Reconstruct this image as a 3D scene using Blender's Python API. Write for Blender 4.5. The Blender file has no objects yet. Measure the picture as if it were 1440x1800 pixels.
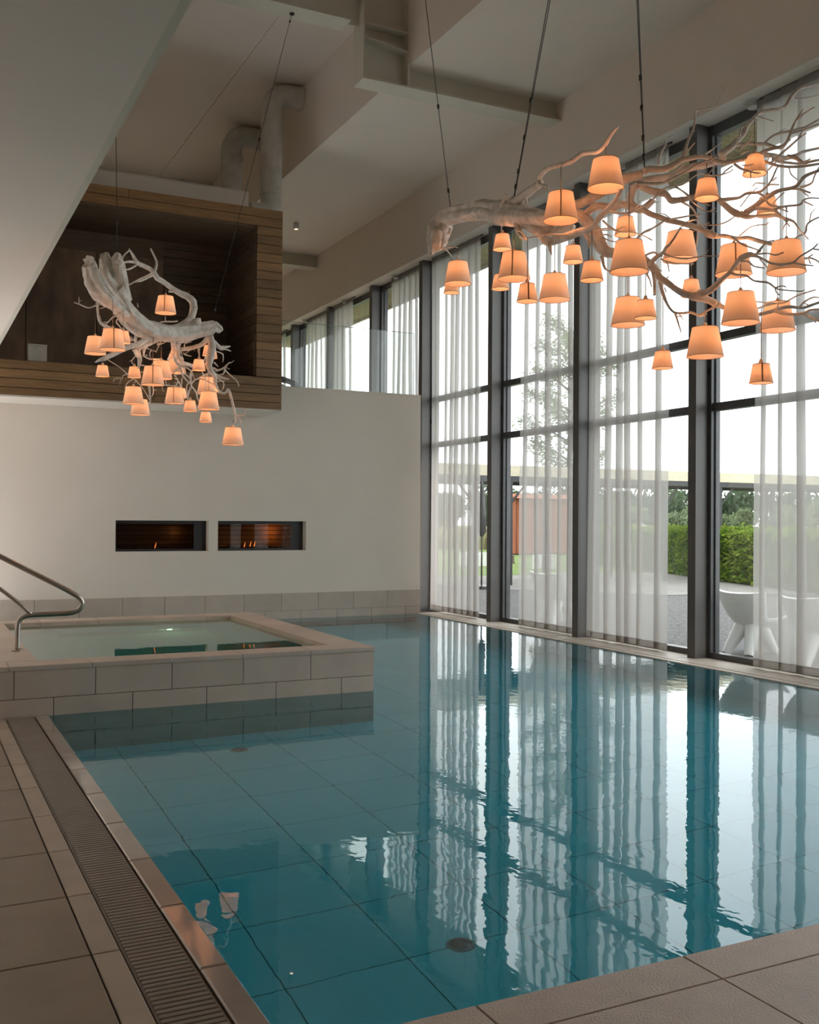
import bpy, math, random, re
from mathutils import Vector, Matrix, noise

S = bpy.context.scene
COL = S.collection
random.seed(7)

# ---------------------------------------------------------------- camera
cam_data = bpy.data.cameras.new('camera')
cam_data.sensor_fit = 'HORIZONTAL'
cam_data.sensor_width = 36.0
cam_data.lens = 36.0 * 1785.0 / 1440.0
cam_data.clip_end = 600
cam = bpy.data.objects.new('camera', cam_data)
COL.objects.link(cam)
yaw, pit, rol = 0.4616, 0.0077, 0.0062
fw = Vector((math.sin(yaw) * math.cos(pit), math.cos(yaw) * math.cos(pit), math.sin(pit)))
rt = Vector((math.cos(yaw), -math.sin(yaw), 0))
up = rt.cross(fw)
rt2 = rt * math.cos(rol) + up * math.sin(rol)
up2 = up * math.cos(rol) - rt * math.sin(rol)
M3 = Matrix((rt2, up2, -fw)).transposed()
cam.matrix_world = Matrix.Translation((0, 0, 1.65)) @ M3.to_4x4()
S.camera = cam

# ---------------------------------------------------------------- sky, exposure
w = bpy.data.worlds.new('overcast_sky')
S.world = w
w.use_nodes = True
nt = w.node_tree
nt.nodes.clear()
o_ = nt.nodes.new('ShaderNodeOutputWorld')
bg = nt.nodes.new('ShaderNodeBackground')
tc = nt.nodes.new('ShaderNodeTexCoord')
nz = nt.nodes.new('ShaderNodeTexNoise')
nz.inputs['Scale'].default_value = 2.2
nz.inputs['Detail'].default_value = 4
rp = nt.nodes.new('ShaderNodeValToRGB')
rp.color_ramp.elements[0].position = 0.3
rp.color_ramp.elements[0].color = (0.86, 0.90, 0.955, 1)
rp.color_ramp.elements[1].position = 0.7
rp.color_ramp.elements[1].color = (0.985, 0.99, 0.99, 1)
nt.links.new(tc.outputs['Generated'], nz.inputs['Vector'])
nt.links.new(nz.outputs['Fac'], rp.inputs['Fac'])
nt.links.new(rp.outputs['Color'], bg.inputs['Color'])
bg.inputs['Strength'].default_value = 3.9
nt.links.new(bg.outputs['Background'], o_.inputs['Surface'])

S.view_settings.view_transform = 'Standard'
S.view_settings.look = 'None'
S.view_settings.gamma = 1
S.view_settings.use_curve_mapping = False
S.view_settings.exposure = 0.08
LAMP_WATTS = 1.15

cy = S.cycles
cy.use_denoising = True
cy.max_bounces = 12
cy.diffuse_bounces = 6
cy.glossy_bounces = 5
cy.transmission_bounces = 8
cy.transparent_max_bounces = 24
cy.caustics_refractive = True
cy.caustics_reflective = True
cy.sample_clamp_indirect = 8.0
cy.blur_glossy = 0.3

# ---------------------------------------------------------------- materials
def nodes_of(name):
    m = bpy.data.materials.new(name)
    m.use_nodes = True
    t = m.node_tree
    t.nodes.clear()
    out = t.nodes.new('ShaderNodeOutputMaterial')
    return m, t, out

def N(t, kind, **kw):
    n = t.nodes.new(kind)
    for k, v in kw.items():
        n.inputs[k.replace('_', ' ')].default_value = v
    return n

def mat(name, c, rough=0.6, c2=None, scale=6.0, stretch=(1, 1, 1), bump=0.0, bscale=60.0, metal=0.0, rnd=0.0, spec=0.5, detail=5.0, coat=0.0):
    """principled surface: two colours mixed by noise, optional per-object value shift and fine bump"""
    m, t, out = nodes_of(name)
    p = N(t, 'ShaderNodeBsdfPrincipled', Roughness=rough, Metallic=metal)
    p.inputs['Specular IOR Level'].default_value = spec
    p.inputs['Coat Weight'].default_value = coat
    p.inputs['Coat Roughness'].default_value = 0.06
    t.links.new(p.outputs[0], out.inputs['Surface'])
    tc = t.nodes.new('ShaderNodeTexCoord')
    mp = t.nodes.new('ShaderNodeMapping')
    mp.inputs['Scale'].default_value = stretch
    g = t.nodes.new('ShaderNodeNewGeometry')
    t.links.new(g.outputs['Position'], mp.inputs['Vector'])
    nz = N(t, 'ShaderNodeTexNoise', Scale=scale, Detail=detail)
    t.links.new(mp.outputs[0], nz.inputs['Vector'])
    mx = t.nodes.new('ShaderNodeMix')
    mx.data_type = 'RGBA'
    c2 = c2 or tuple(x * 0.85 for x in c)
    mx.inputs[6].default_value = (*c, 1)
    mx.inputs[7].default_value = (*c2, 1)
    rm = N(t, 'ShaderNodeMapRange')
    rm.inputs['From Min'].default_value = 0.35
    rm.inputs['From Max'].default_value = 0.65
    t.links.new(nz.outputs['Fac'], rm.inputs['Value'])
    t.links.new(rm.outputs[0], mx.inputs[0])
    colour = mx.outputs[2]
    if rnd:
        oi = t.nodes.new('ShaderNodeObjectInfo')
        r2 = N(t, 'ShaderNodeMapRange')
        r2.inputs['To Min'].default_value = 1 - rnd
        r2.inputs['To Max'].default_value = 1 + rnd
        t.links.new(oi.outputs['Random'], r2.inputs['Value'])
        hs = t.nodes.new('ShaderNodeHueSaturation')
        t.links.new(r2.outputs[0], hs.inputs['Value'])
        t.links.new(colour, hs.inputs['Color'])
        colour = hs.outputs[0]
    t.links.new(colour, p.inputs['Base Color'])
    if bump:
        b = N(t, 'ShaderNodeBump', Strength=bump, Distance=0.01)
        n2 = N(t, 'ShaderNodeTexNoise', Scale=bscale, Detail=4.0)
        t.links.new(mp.outputs[0], n2.inputs['Vector'])
        t.links.new(n2.outputs['Fac'], b.inputs['Height'])
        t.links.new(b.outputs[0], p.inputs['Normal'])
    return m

def mat_emit(name, c, s):
    m, t, out = nodes_of(name)
    e = N(t, 'ShaderNodeEmission', Color=(*c, 1), Strength=s)
    t.links.new(e.outputs[0], out.inputs['Surface'])
    return m

def mat_glass(name, tint, refl=1.0):
    """thin pane: straight-through transmission plus mirror reflection by Fresnel"""
    m, t, out = nodes_of(name)
    tr = N(t, 'ShaderNodeBsdfTransparent', Color=(*tint, 1))
    gl = N(t, 'ShaderNodeBsdfGlossy', Color=(refl, refl, refl, 1), Roughness=0.0)
    fr = N(t, 'ShaderNodeFresnel', IOR=1.45)
    # a ray leaving the pane's far face meets the same index as one entering it
    g = t.nodes.new('ShaderNodeNewGeometry')
    ml = t.nodes.new('ShaderNodeMath')
    ml.operation = 'MULTIPLY_ADD'
    ml.inputs[1].default_value = 1 / 1.45 - 1.45
    ml.inputs[2].default_value = 1.45
    t.links.new(g.outputs['Backfacing'], ml.inputs[0])
    t.links.new(ml.outputs[0], fr.inputs['IOR'])
    mx = t.nodes.new('ShaderNodeMixShader')
    t.links.new(fr.outputs[0], mx.inputs[0])
    t.links.new(tr.outputs[0], mx.inputs[1])
    t.links.new(gl.outputs[0], mx.inputs[2])
    t.links.new(mx.outputs[0], out.inputs['Surface'])
    return m

def mat_water(name, tint, amp, scale):
    """clear tinted water: real refraction and Fresnel reflection on a slightly rippled surface"""
    m, t, out = nodes_of(name)
    g = t.nodes.new('ShaderNodeNewGeometry')
    mp = t.nodes.new('ShaderNodeMapping')
    mp.inputs['Scale'].default_value = (1.0, 0.7, 1.0)
    t.links.new(g.outputs['Position'], mp.inputs['Vector'])
    n1 = N(t, 'ShaderNodeTexNoise', Scale=scale, Detail=2.0, Distortion=0.4)
    n2 = N(t, 'ShaderNodeTexNoise', Scale=scale * 0.22, Detail=1.0)
    t.links.new(mp.outputs[0], n1.inputs['Vector'])
    t.links.new(mp.outputs[0], n2.inputs['Vector'])
    ad = t.nodes.new('ShaderNodeMath')
    ad.operation = 'MULTIPLY_ADD'
    ad.inputs[1].default_value = 2.2
    t.links.new(n2.outputs['Fac'], ad.inputs[0])
    t.links.new(n1.outputs['Fac'], ad.inputs[2])
    b = N(t, 'ShaderNodeBump', Strength=1.0, Distance=amp)
    t.links.new(ad.outputs[0], b.inputs['Height'])
    rf = N(t, 'ShaderNodeBsdfRefraction', Color=(*tint, 1), Roughness=0.0, IOR=1.33)
    gl = N(t, 'ShaderNodeBsdfGlossy', Color=(1, 1, 1, 1), Roughness=0.0)
    fr = N(t, 'ShaderNodeFresnel', IOR=1.33)
    for n in (rf, gl, fr):
        t.links.new(b.outputs[0], n.inputs['Normal'])
    mx = t.nodes.new('ShaderNodeMixShader')
    t.links.new(fr.outputs[0], mx.inputs[0])
    t.links.new(rf.outputs[0], mx.inputs[1])
    t.links.new(gl.outputs[0], mx.inputs[2])
    t.links.new(mx.outputs[0], out.inputs['Surface'])
    return m

def mat_cloth(name, c, through, trans=0.6):
    """woven fabric: open weave lets light straight through, threads scatter it to both sides"""
    m, t, out = nodes_of(name)
    g = t.nodes.new('ShaderNodeNewGeometry')
    nz = N(t, 'ShaderNodeTexNoise', Scale=240.0, Detail=2.0)
    t.links.new(g.outputs['Position'], nz.inputs['Vector'])
    df = N(t, 'ShaderNodeBsdfDiffuse', Color=(*c, 1))
    tl = N(t, 'ShaderNodeBsdfTranslucent', Color=(*c, 1))
    m1 = t.nodes.new('ShaderNodeMixShader')
    m1.inputs[0].default_value = trans
    t.links.new(df.outputs[0], m1.inputs[1])
    t.links.new(tl.outputs[0], m1.inputs[2])
    last = m1
    if through > 0:
        tr = N(t, 'ShaderNodeBsdfTransparent', Color=(1, 1, 1, 1))
        m2 = t.nodes.new('ShaderNodeMixShader')
        rm = N(t, 'ShaderNodeMapRange')
        rm.inputs['To Min'].default_value = through - 0.08
        rm.inputs['To Max'].default_value = through + 0.08
        t.links.new(nz.outputs['Fac'], rm.inputs['Value'])
        t.links.new(rm.outputs[0], m2.inputs[0])
        t.links.new(m1.outputs[0], m2.inputs[1])
        t.links.new(tr.outputs[0], m2.inputs[2])
        last = m2
    t.links.new(last.outputs[0], out.inputs['Surface'])
    return m

def mat_leaf(name, c, c2, scale):
    m, t, out = nodes_of(name)
    g = t.nodes.new('ShaderNodeNewGeometry')
    nz = N(t, 'ShaderNodeTexNoise', Scale=scale, Detail=3.0)
    t.links.new(g.outputs['Position'], nz.inputs['Vector'])
    rm = t.nodes.new('ShaderNodeValToRGB')
    rm.color_ramp.elements[0].position = 0.35
    rm.color_ramp.elements[0].color = (*c, 1)
    rm.color_ramp.elements[1].position = 0.65
    rm.color_ramp.elements[1].color = (*c2, 1)
    t.links.new(nz.outputs['Fac'], rm.inputs[0])
    df = N(t, 'ShaderNodeBsdfDiffuse')
    tl = N(t, 'ShaderNodeBsdfTranslucent')
    t.links.new(rm.outputs[0], df.inputs['Color'])
    t.links.new(rm.outputs[0], tl.inputs['Color'])
    mx = t.nodes.new('ShaderNodeMixShader')
    mx.inputs[0].default_value = 0.35
    t.links.new(df.outputs[0], mx.inputs[1])
    t.links.new(tl.outputs[0], mx.inputs[2])
    t.links.new(mx.outputs[0], out.inputs['Surface'])
    return m

PLASTER = mat('white_plaster', (0.785, 0.695, 0.605), 0.85, (0.755, 0.665, 0.575), 1.2, bump=0.05, bscale=90)
SOFFITP = mat('low_ceiling_paint', (0.82, 0.72, 0.625), 0.9, (0.79, 0.69, 0.595), 0.8)
CEILP = mat('ceiling_paint', (0.78, 0.69, 0.61), 0.9, (0.75, 0.66, 0.58), 0.8)
STEELP = mat('cream_painted_steel', (0.66, 0.62, 0.52), 0.5, (0.63, 0.59, 0.49), 2.0)
DUCTP = mat('duct_paint', (0.62, 0.58, 0.52), 0.5)
STONE = mat('beige_stone_tile', (0.53, 0.44, 0.365), 0.45, (0.47, 0.39, 0.325), 3.0, bump=0.08, bscale=120, rnd=0.05)
STONEW = mat('wet_stone_coping', (0.42, 0.335, 0.29), 0.2, (0.36, 0.285, 0.245), 3.0, bump=0.10, bscale=14, rnd=0.04, coat=0.9)
STONER = mat('rough_stone_slab', (0.54, 0.43, 0.35), 0.5, (0.48, 0.38, 0.31), 8.0, bump=0.35, bscale=110, rnd=0.03)
DECKT = mat('brown_deck_tile', (0.30, 0.225, 0.165), 0.42, (0.25, 0.185, 0.135), 3.0, bump=0.08, bscale=120, rnd=0.05)
STRIPM = mat('edging_stone', (0.46, 0.37, 0.29), 0.42, (0.39, 0.31, 0.24), 4.0, bump=0.08, bscale=120, rnd=0.05)
SILLST = mat('pale_sill_stone', (0.62, 0.54, 0.46), 0.5, (0.56, 0.48, 0.41), 5.0, bump=0.1, bscale=110, rnd=0.03)
GROUT = mat('dark_grout', (0.07, 0.06, 0.05), 0.9)
POOLT = mat('pool_tile', (0.74, 0.79, 0.80), 0.5, (0.70, 0.75, 0.76), 2.0, rnd=0.03)
POOLG = mat('pool_joint', (0.10, 0.14, 0.14), 0.8)
SPAT = mat('spa_tile', (0.85, 0.82, 0.72), 0.5, (0.80, 0.78, 0.68), 2.0)
GRATE = mat('grating_plastic', (0.27, 0.225, 0.19), 0.35, (0.235, 0.195, 0.165), 5.0)
CHANNEL = mat('channel_shadow', (0.05, 0.045, 0.04), 0.6)  # plain dark colour of the channel bottom
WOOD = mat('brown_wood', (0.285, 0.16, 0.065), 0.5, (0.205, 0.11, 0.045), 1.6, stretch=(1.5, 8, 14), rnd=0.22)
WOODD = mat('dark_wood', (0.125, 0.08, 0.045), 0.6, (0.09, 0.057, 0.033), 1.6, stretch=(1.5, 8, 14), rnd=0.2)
BLACKGAP = mat('dark_backing', (0.022, 0.016, 0.012), 0.8)
RUST = mat('rusty_panel', (0.24, 0.14, 0.08), 0.6, (0.10, 0.062, 0.04), 2.4, stretch=(1.4, 1, 0.7), detail=8)
COLM = mat('grey_column_paint', (0.125, 0.117, 0.11), 0.4, (0.115, 0.108, 0.102), 3.0)
FRAME = mat('grey_window_frame', (0.10, 0.10, 0.105), 0.35)
PANE = mat_glass('window_glass', (0.95, 0.97, 0.96))
FIREG = mat_glass('fire_glass', (0.80, 0.72, 0.64), 0.25)
RAILG = mat_glass('balustrade_glass', (0.95, 0.98, 0.965))
GEDGE = mat('glass_edge', (0.30, 0.38, 0.36), 0.2)
WATER = mat_water('pool_water', (0.29, 0.775, 0.885), 0.0006, 9.0)
SPAW = mat_water('spa_water', (0.97, 0.95, 0.86), 0.0003, 7.0)
SHEER = mat_cloth('sheer_curtain', (0.60, 0.57, 0.54), 0.355, 0.55)
HEMM = mat_cloth('curtain_hem', (0.34, 0.31, 0.28), 0.06, 0.4)
SHADE = mat_cloth('lampshade_linen', (0.80, 0.68, 0.56), 0.0, 0.25)
TRIMB = mat('shade_trim', (0.28, 0.15, 0.08), 0.7)
SEAMM = mat('shade_seam', (0.50, 0.30, 0.17), 0.7)
SOCKET = mat('lamp_socket', (0.72, 0.62, 0.50), 0.4)
CORD = mat('lamp_cord', (0.22, 0.18, 0.15), 0.6)
CABLE = mat('steel_cable', (0.06, 0.055, 0.05), 0.4, metal=0.5)
DRIFT = mat('bleached_driftwood', (0.90, 0.83, 0.76), 0.75, (0.66, 0.57, 0.49), 12.0, stretch=(1, 1, 1), bump=0.5, bscale=45, detail=7)
STEEL = mat('brushed_steel', (0.50, 0.46, 0.42), 0.28, metal=1.0)
BLACKM = mat('black_metal', (0.02, 0.02, 0.022), 0.35)
WHITEP = mat('white_plastic', (0.78, 0.78, 0.76), 0.4, (0.76, 0.76, 0.74), 1.0)
GRAVEL = mat('grey_gravel', (0.17, 0.163, 0.163), 0.95, (0.055, 0.052, 0.052), 22.0, bump=0.8, bscale=40, detail=3)
PAVING = mat('pale_paving', (0.24, 0.225, 0.21), 0.9, (0.21, 0.195, 0.185), 2.0)
LAWN = mat('lawn', (0.13, 0.18, 0.03), 0.95, (0.09, 0.14, 0.022), 3.0, bump=0.5, bscale=30)
FIELD = mat('dry_field', (0.30, 0.30, 0.13), 0.95, (0.20, 0.23, 0.08), 0.2)
LAKE = mat('lake_water', (0.30, 0.34, 0.36), 0.08, (0.28, 0.32, 0.34), 0.5)
CREAMW = mat('cream_fascia', (0.62, 0.56, 0.42), 0.7)
EAVEW = mat('eave_boards', (0.34, 0.29, 0.15), 0.7, (0.29, 0.24, 0.12), 2.0, rnd=0.1)
REDW = mat('rust_red_boards', (0.30, 0.085, 0.035), 0.8, (0.21, 0.06, 0.025), 2.0, stretch=(6, 6, 0.6), rnd=0.15)
BARK = mat('bark', (0.16, 0.12, 0.09), 0.9, (0.09, 0.07, 0.05), 6.0)
HEDGEL = mat_leaf('hedge_leaves', (0.075, 0.15, 0.016), (0.25, 0.33, 0.05), 2.2)
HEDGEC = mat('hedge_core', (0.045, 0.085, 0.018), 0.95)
TREEL = mat_leaf('tree_leaves', (0.08, 0.14, 0.03), (0.19, 0.27, 0.07), 1.2)
FARL = mat_leaf('far_leaves', (0.055, 0.09, 0.055), (0.12, 0.16, 0.09), 0.25)
WILLOWL = mat_leaf('willow_leaves', (0.16, 0.21, 0.11), (0.25, 0.30, 0.17), 0.3)
REED = mat_leaf('reed_blades', (0.28, 0.26, 0.11), (0.40, 0.36, 0.18), 0.6)
EMBER = mat('fire_bed', (0.03, 0.026, 0.024), 0.9, (0.10, 0.09, 0.08), 14.0)
FLAME = mat_emit('flame', (1.0, 0.30, 0.07), 1.5)
SPOTE = mat_emit('spot_lamp', (1.0, 0.80, 0.5), 7.0)
SPAE = mat_emit('spa_lamp', (1.0, 0.75, 0.45), 60.0)
FIRELIT_SLATS = mat('orange_slats', (0.42, 0.20, 0.07), 0.6, (0.34, 0.16, 0.06), 2.0, stretch=(1, 1, 8))  # orange of the fire's light put into the slat colour

# ---------------------------------------------------------------- mesh builder
class MB:
    def __init__(s):
        s.v = []; s.f = []
    def box(s, x0, y0, z0, x1, y1, z1):
        i = len(s.v)
        s.v += [(x0, y0, z0), (x1, y0, z0), (x1, y1, z0), (x0, y1, z0), (x0, y0, z1), (x1, y0, z1), (x1, y1, z1), (x0, y1, z1)]
        s.f += [(i, i+3, i+2, i+1), (i+4, i+5, i+6, i+7), (i, i+1, i+5, i+4), (i+1, i+2, i+6, i+5), (i+2, i+3, i+7, i+6), (i+3, i, i+4, i+7)]
        return s
    def cbox(s, x0, y0, z0, x1, y1, z1, c=0.004):
        """box with chamfered top edges"""
        i = len(s.v)
        s.v += [(x0, y0, z0), (x1, y0, z0), (x1, y1, z0), (x0, y1, z0), (x0, y0, z1-c), (x1, y0, z1-c), (x1, y1, z1-c), (x0, y1, z1-c),
                (x0+c, y0+c, z1), (x1-c, y0+c, z1), (x1-c, y1-c, z1), (x0+c, y1-c, z1)]
        s.f += [(i, i+3, i+2, i+1), (i+8, i+9, i+10, i+11)]
        for a in range(4):
            b = (a + 1) % 4
            s.f += [(i+a, i+b, i+4+b, i+4+a), (i+4+a, i+4+b, i+8+b, i+8+a)]
        return s
    def quad(s, a, b, c, d):
        i = len(s.v); s.v += [a, b, c, d]; s.f.append((i, i+1, i+2, i+3)); return s
    def tube(s, pts, rads, n=8, cap=True, wob=0.0, seed=0, groove=None):
        """swept tube through pts with a radius per point"""
        pts = [Vector(p) for p in pts]
        m = len(pts)
        up_ = None
        base = len(s.v)
        arc = 0.0
        for i in range(m):
            if i: arc += (pts[i] - pts[i-1]).length
            t = (pts[min(i+1, m-1)] - pts[max(i-1, 0)])
            if t.length < 1e-9: t = Vector((0, 0, 1))
            t.normalize()
            if up_ is None:
                up_ = Vector((0, 0, 1)) if abs(t.z) < 0.9 else Vector((1, 0, 0))
            a = t.cross(up_)
            if a.length < 1e-6: a = t.orthogonal()
            a.normalize()
            b = a.cross(t).normalized()
            up_ = b
            for k in range(n):
                th = 2 * math.pi * k / n
                dirv = a * math.cos(th) + b * math.sin(th)
                r = rads[i]
                if wob:
                    # ridges run along the wood
                    q = dirv * 1.7 + Vector((seed, arc * 1.3, 0)); q2 = dirv * 4.5 + Vector((0, arc * 1.9, seed))
                    r *= 1 + wob * (noise.noise(q) * 1.7 + 0.8 * noise.noise(q2))
                if groove: r *= groove(i, m, dirv, pts[i])
                s.v.append(tuple(pts[i] + dirv * r))
        for i in range(m - 1):
            for k in range(n):
                k2 = (k + 1) % n
                s.f.append((base + i*n + k, base + i*n + k2, base + (i+1)*n + k2, base + (i+1)*n + k))
        if cap:
            s.f.append(tuple(base + k for k in reversed(range(n))))
            s.f.append(tuple(base + (m-1)*n + k for k in range(n)))
        return s
    def lathe(s, prof, n=24, c=(0, 0, 0), capb=False, capt=False, axis='z'):
        base = len(s.v)
        for r, z in prof:
            for k in range(n):
                th = 2 * math.pi * k / n
                p = (r * math.cos(th), r * math.sin(th), z)
                if axis == 'y': p = (p[0], p[2], p[1])
                s.v.append((c[0] + p[0], c[1] + p[1], c[2] + p[2]))
        for i in range(len(prof) - 1):
            for k in range(n):
                k2 = (k + 1) % n
                s.f.append((base + i*n + k, base + i*n + k2, base + (i+1)*n + k2, base + (i+1)*n + k))
        if capb: s.f.append(tuple(base + k for k in reversed(range(n))))
        if capt: s.f.append(tuple(base + (len(prof)-1)*n + k for k in range(n)))
        return s
    def mesh(s, name, m, smooth=False, sharp=None):
        me = bpy.data.meshes.new(name)
        me.from_pydata(s.v, [], s.f)
        if smooth:
            me.polygons.foreach_set('use_smooth', [True] * len(me.polygons))
            if sharp: me.set_sharp_from_angle(angle=math.radians(sharp))
        me.materials.append(m)
        me.update()
        return me
    def build(s, name, m, parent=None, smooth=False, sharp=None, loc=None, kind=None):
        return link(name, s.mesh(name, m, smooth, sharp), parent, loc, kind=kind)

def link(name, me, parent=None, loc=None, rot=None, scale=None, kind=None):
    o = bpy.data.objects.new(name, me)
    COL.objects.link(o)
    if parent: o.parent = parent
    if loc: o.location = loc
    if rot: o.rotation_euler = rot
    if scale: o.scale = scale
    if kind: o['kind'] = kind
    return o

def tag(o, label, cat, group=None, kind=None):
    o['label'] = label; o['category'] = cat
    if group: o['group'] = group
    if kind: o['kind'] = kind
    return o

def thing(name, label, cat, loc=(0, 0, 0), rz=0.0, group=None):
    o = bpy.data.objects.new(name, None)
    COL.objects.link(o)
    o.location = loc
    o.rotation_euler = (0, 0, rz)
    o.empty_display_size = 0.1
    return tag(o, label, cat, group)

def structure(name, mb, m, smooth=False, sharp=None):
    o = mb.build(name, m, None, smooth, sharp)
    o['kind'] = 'structure'
    return o

def catmull(pts, rads, step=0.02, minn=3):
    """resample a polyline smoothly"""
    P = [Vector(p) for p in pts]
    out = []; ro = []
    for i in range(len(P) - 1):
        p0 = P[max(i-1, 0)]; p1 = P[i]; p2 = P[i+1]; p3 = P[min(i+2, len(P)-1)]
        L = (p2 - p1).length
        n = max(minn, int(L / step))
        for j in range(n):
            t = j / n
            q = 0.5 * ((2*p1) + (-p0 + p2)*t + (2*p0 - 5*p1 + 4*p2 - p3)*t*t + (-p0 + 3*p1 - 3*p2 + p3)*t*t*t)
            out.append(q); ro.append(rads[i] + (rads[i+1] - rads[i]) * t)
    out.append(P[-1]); ro.append(rads[-1])
    return out, ro

# ================================================================ SETTING
XL, XR, YN, YB, DEPTH = 1.09, 8.12, 3.0, 16.04, -1.35
TW = 0.652
XC = 8.508                                        # inner face of the columns
YC = [-0.10 + 2.372 * k + (0.12 if k == 7 else 0) for k in range(12)]       # near edge of each column; the fifth is 9.388
BOXTILE = {}
def tile(parent, m, x0, y0, z0, x1, y1, z1, name='tile', c=0.003, kind=None):
    """a slab piece; equal sizes share one mesh"""
    key = (round(x1-x0, 3), round(y1-y0, 3), round(z1-z0, 3), m.name, c)
    if key not in BOXTILE:
        a, b, d = (x1-x0)/2, (y1-y0)/2, (z1-z0)/2
        mb = MB()
        if c: mb.cbox(-a, -b, -d, a, b, d, c)
        else: mb.box(-a, -b, -d, a, b, d)
        BOXTILE[key] = mb.mesh(name, m)
    return link(name, BOXTILE[key], parent, ((x0+x1)/2, (y0+y1)/2, (z0+z1)/2))

# --- pool deck, left side and near end
fl = structure('floor', MB().box(-3, -3, -0.3, 0.754, 8.95, -0.026).box(0.985, -3, -0.3, XL, 8.95, -0.026).box(0.754, -3, -0.3, 0.985, 8.95, -0.09)
               .box(XL, -3, -0.3, XR + 0.9, YN, -0.026).box(XR, YN, -0.3, 8.95, 27, -0.026), GROUT)
g = 0.004
y = 2.02
while y < 8.9:
    y1 = min(y + TW, 8.95)
    for k in range(3):
        x0 = 0.648 - TW * (k + 1); tile(fl, DECKT, x0 + g, y + g, -0.03, x0 + TW - g, y1 - g, 0.0)
    tile(fl, STRIPM, 0.648 + g, y + g, -0.03, 0.752, y1 - g, 0.0, 'edging_strip')
    tile(fl, STONEW, 0.987, y + 0.36 + g, -0.03, XL, min(y + 0.36 + TW, 8.95) - g, 0.0, 'coping_stone', 0.006)
    y += TW
x = 1.755 - 0.906
g = 0.0026
while x < 8.6:
    x1 = min(x + 0.906, 8.9)
    tile(fl, STONER, max(x, XL) + g, 2.785 + g, -0.03, x1 - g, YN, 0.0, 'coping_stone', 0.003)
    tile(fl, STONER, x + g, 2.785 - 0.9 + g, -0.03, x1 - g, 2.785 - g, 0.0, 'paving_slab', 0.002)
    tile(fl, STONER, x + g, 2.785 - 1.8 + g, -0.03, x1 - g, 2.785 - 0.9 - g, 0.0, 'paving_slab', 0.002)
    x += 0.906
g = 0.004
# facade side: narrow coping, then a wider strip of stone up to the glass
y = YN
while y < YB:
    y1 = min(y + TW * 2, YB)
    tile(fl, SILLST, XR, y + g, -0.03, XR + 0.10, y1 - g, 0.002, 'coping_stone', 0.006)
    tile(fl, SILLST, XR + 0.105, y + g, -0.03, 8.93, y1 - g, 0.006, 'paving_slab', 0.003)
    y += TW * 2
# grated overflow channel
ch = thing('drain_grating', 'long dark slatted overflow grating between the left deck and the pool coping', 'grating')
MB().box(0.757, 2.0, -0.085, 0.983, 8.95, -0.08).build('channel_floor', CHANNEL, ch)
for xx in (0.762, 0.972):
    MB().box(xx, 2.0, -0.06, xx + 0.008, 8.95, -0.012).build('side_rail', GRATE, ch)
sl = MB().cbox(-0.1, -0.0135, -0.012, 0.1, 0.0135, 0.008, 0.003).mesh('slat', GRATE)
yy = 2.6
while yy < 8.93:
    link('slat', sl, ch, (0.870, yy, -0.012)); yy += 0.0345

# --- pool shell
ps = structure('floor_pool', MB().box(XL - 0.1, YN - 0.1, DEPTH - 0.1, XR + 0.1, YB + 0.1, DEPTH - 0.012)
               .box(XL - 0.1, YN - 0.1, DEPTH - 0.1, XL, YB, -0.031).box(XL, YN - 0.1, DEPTH - 0.1, XR, YN, -0.031)
               .box(XR, YN - 0.1, DEPTH - 0.1, XR + 0.1, YB, -0.031).box(XL, YB, DEPTH - 0.1, XR + 0.1, YB + 0.1, -0.031), POOLG)
xs = [XL, 1.64] + [1.64 + TW * k for k in range(1, 10)] + [XR]
ys = [YN, 3.286, 3.938] + [3.938 + TW * k for k in range(1, 19)] + [YB]
for i in range(len(xs) - 1):
    for j in range(len(ys) - 1):
        if ys[j+1] - ys[j] < 0.05: continue
        if xs[i] < 3.5 and 9.2 < ys[j] and ys[j+1] < 12.8: continue
        tile(ps, POOLT, xs[i] + 0.004, ys[j] + 0.004, DEPTH - 0.012, xs[i+1] - 0.004, ys[j+1] - 0.004, DEPTH, 'pool_tile', 0)
for z0, z1 in ((-1.34, -0.69), (-0.68, -0.035)):
    for j in range(len(ys) - 1):
        if ys[j+1] - ys[j] < 0.05: continue
        tile(ps, POOLT, XR - 0.008, ys[j] + g, z0, XR, ys[j+1] - g, z1, 'wall_tile', 0)
        tile(ps, POOLT, XL, ys[j] + g, z0, XL + 0.008, ys[j+1] - g, z1, 'wall_tile', 0)
    for i in range(len(xs) - 1):
        tile(ps, POOLT, xs[i] + g, YN, z0, xs[i+1] - g, YN + 0.008, z1, 'wall_tile', 0)
        tile(ps, POOLT, xs[i] + g, YB - 0.008, z0, xs[i+1] - g, YB, z1, 'wall_tile', 0)
wt = structure('pool_water', MB().quad((XL, YN, -0.006), (XR, YN, -0.006), (XR, YB, -0.006), (XL, YB, -0.006)), WATER)
for dx, dy, lb in ((2.585, 8.45, 'dark round drain cover on the pool floor in front of the raised basin'), (2.594, 4.59, 'dark round drain cover on the pool floor near the front coping')):
    d = thing('pool_drain', lb, 'drain', (dx, dy, DEPTH), 0, 'drain covers on the pool floor')
    MB().lathe([(0.0, 0.012), (0.052, 0.012), (0.062, 0.006), (0.062, 0.0)], 24).build('cover', BLACKM, d, True, 40)
    MB().lathe([(0.062, 0.0), (0.062, 0.012), (0.074, 0.012), (0.076, 0.0)], 24).build('ring', GRATE, d, True, 40)

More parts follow.
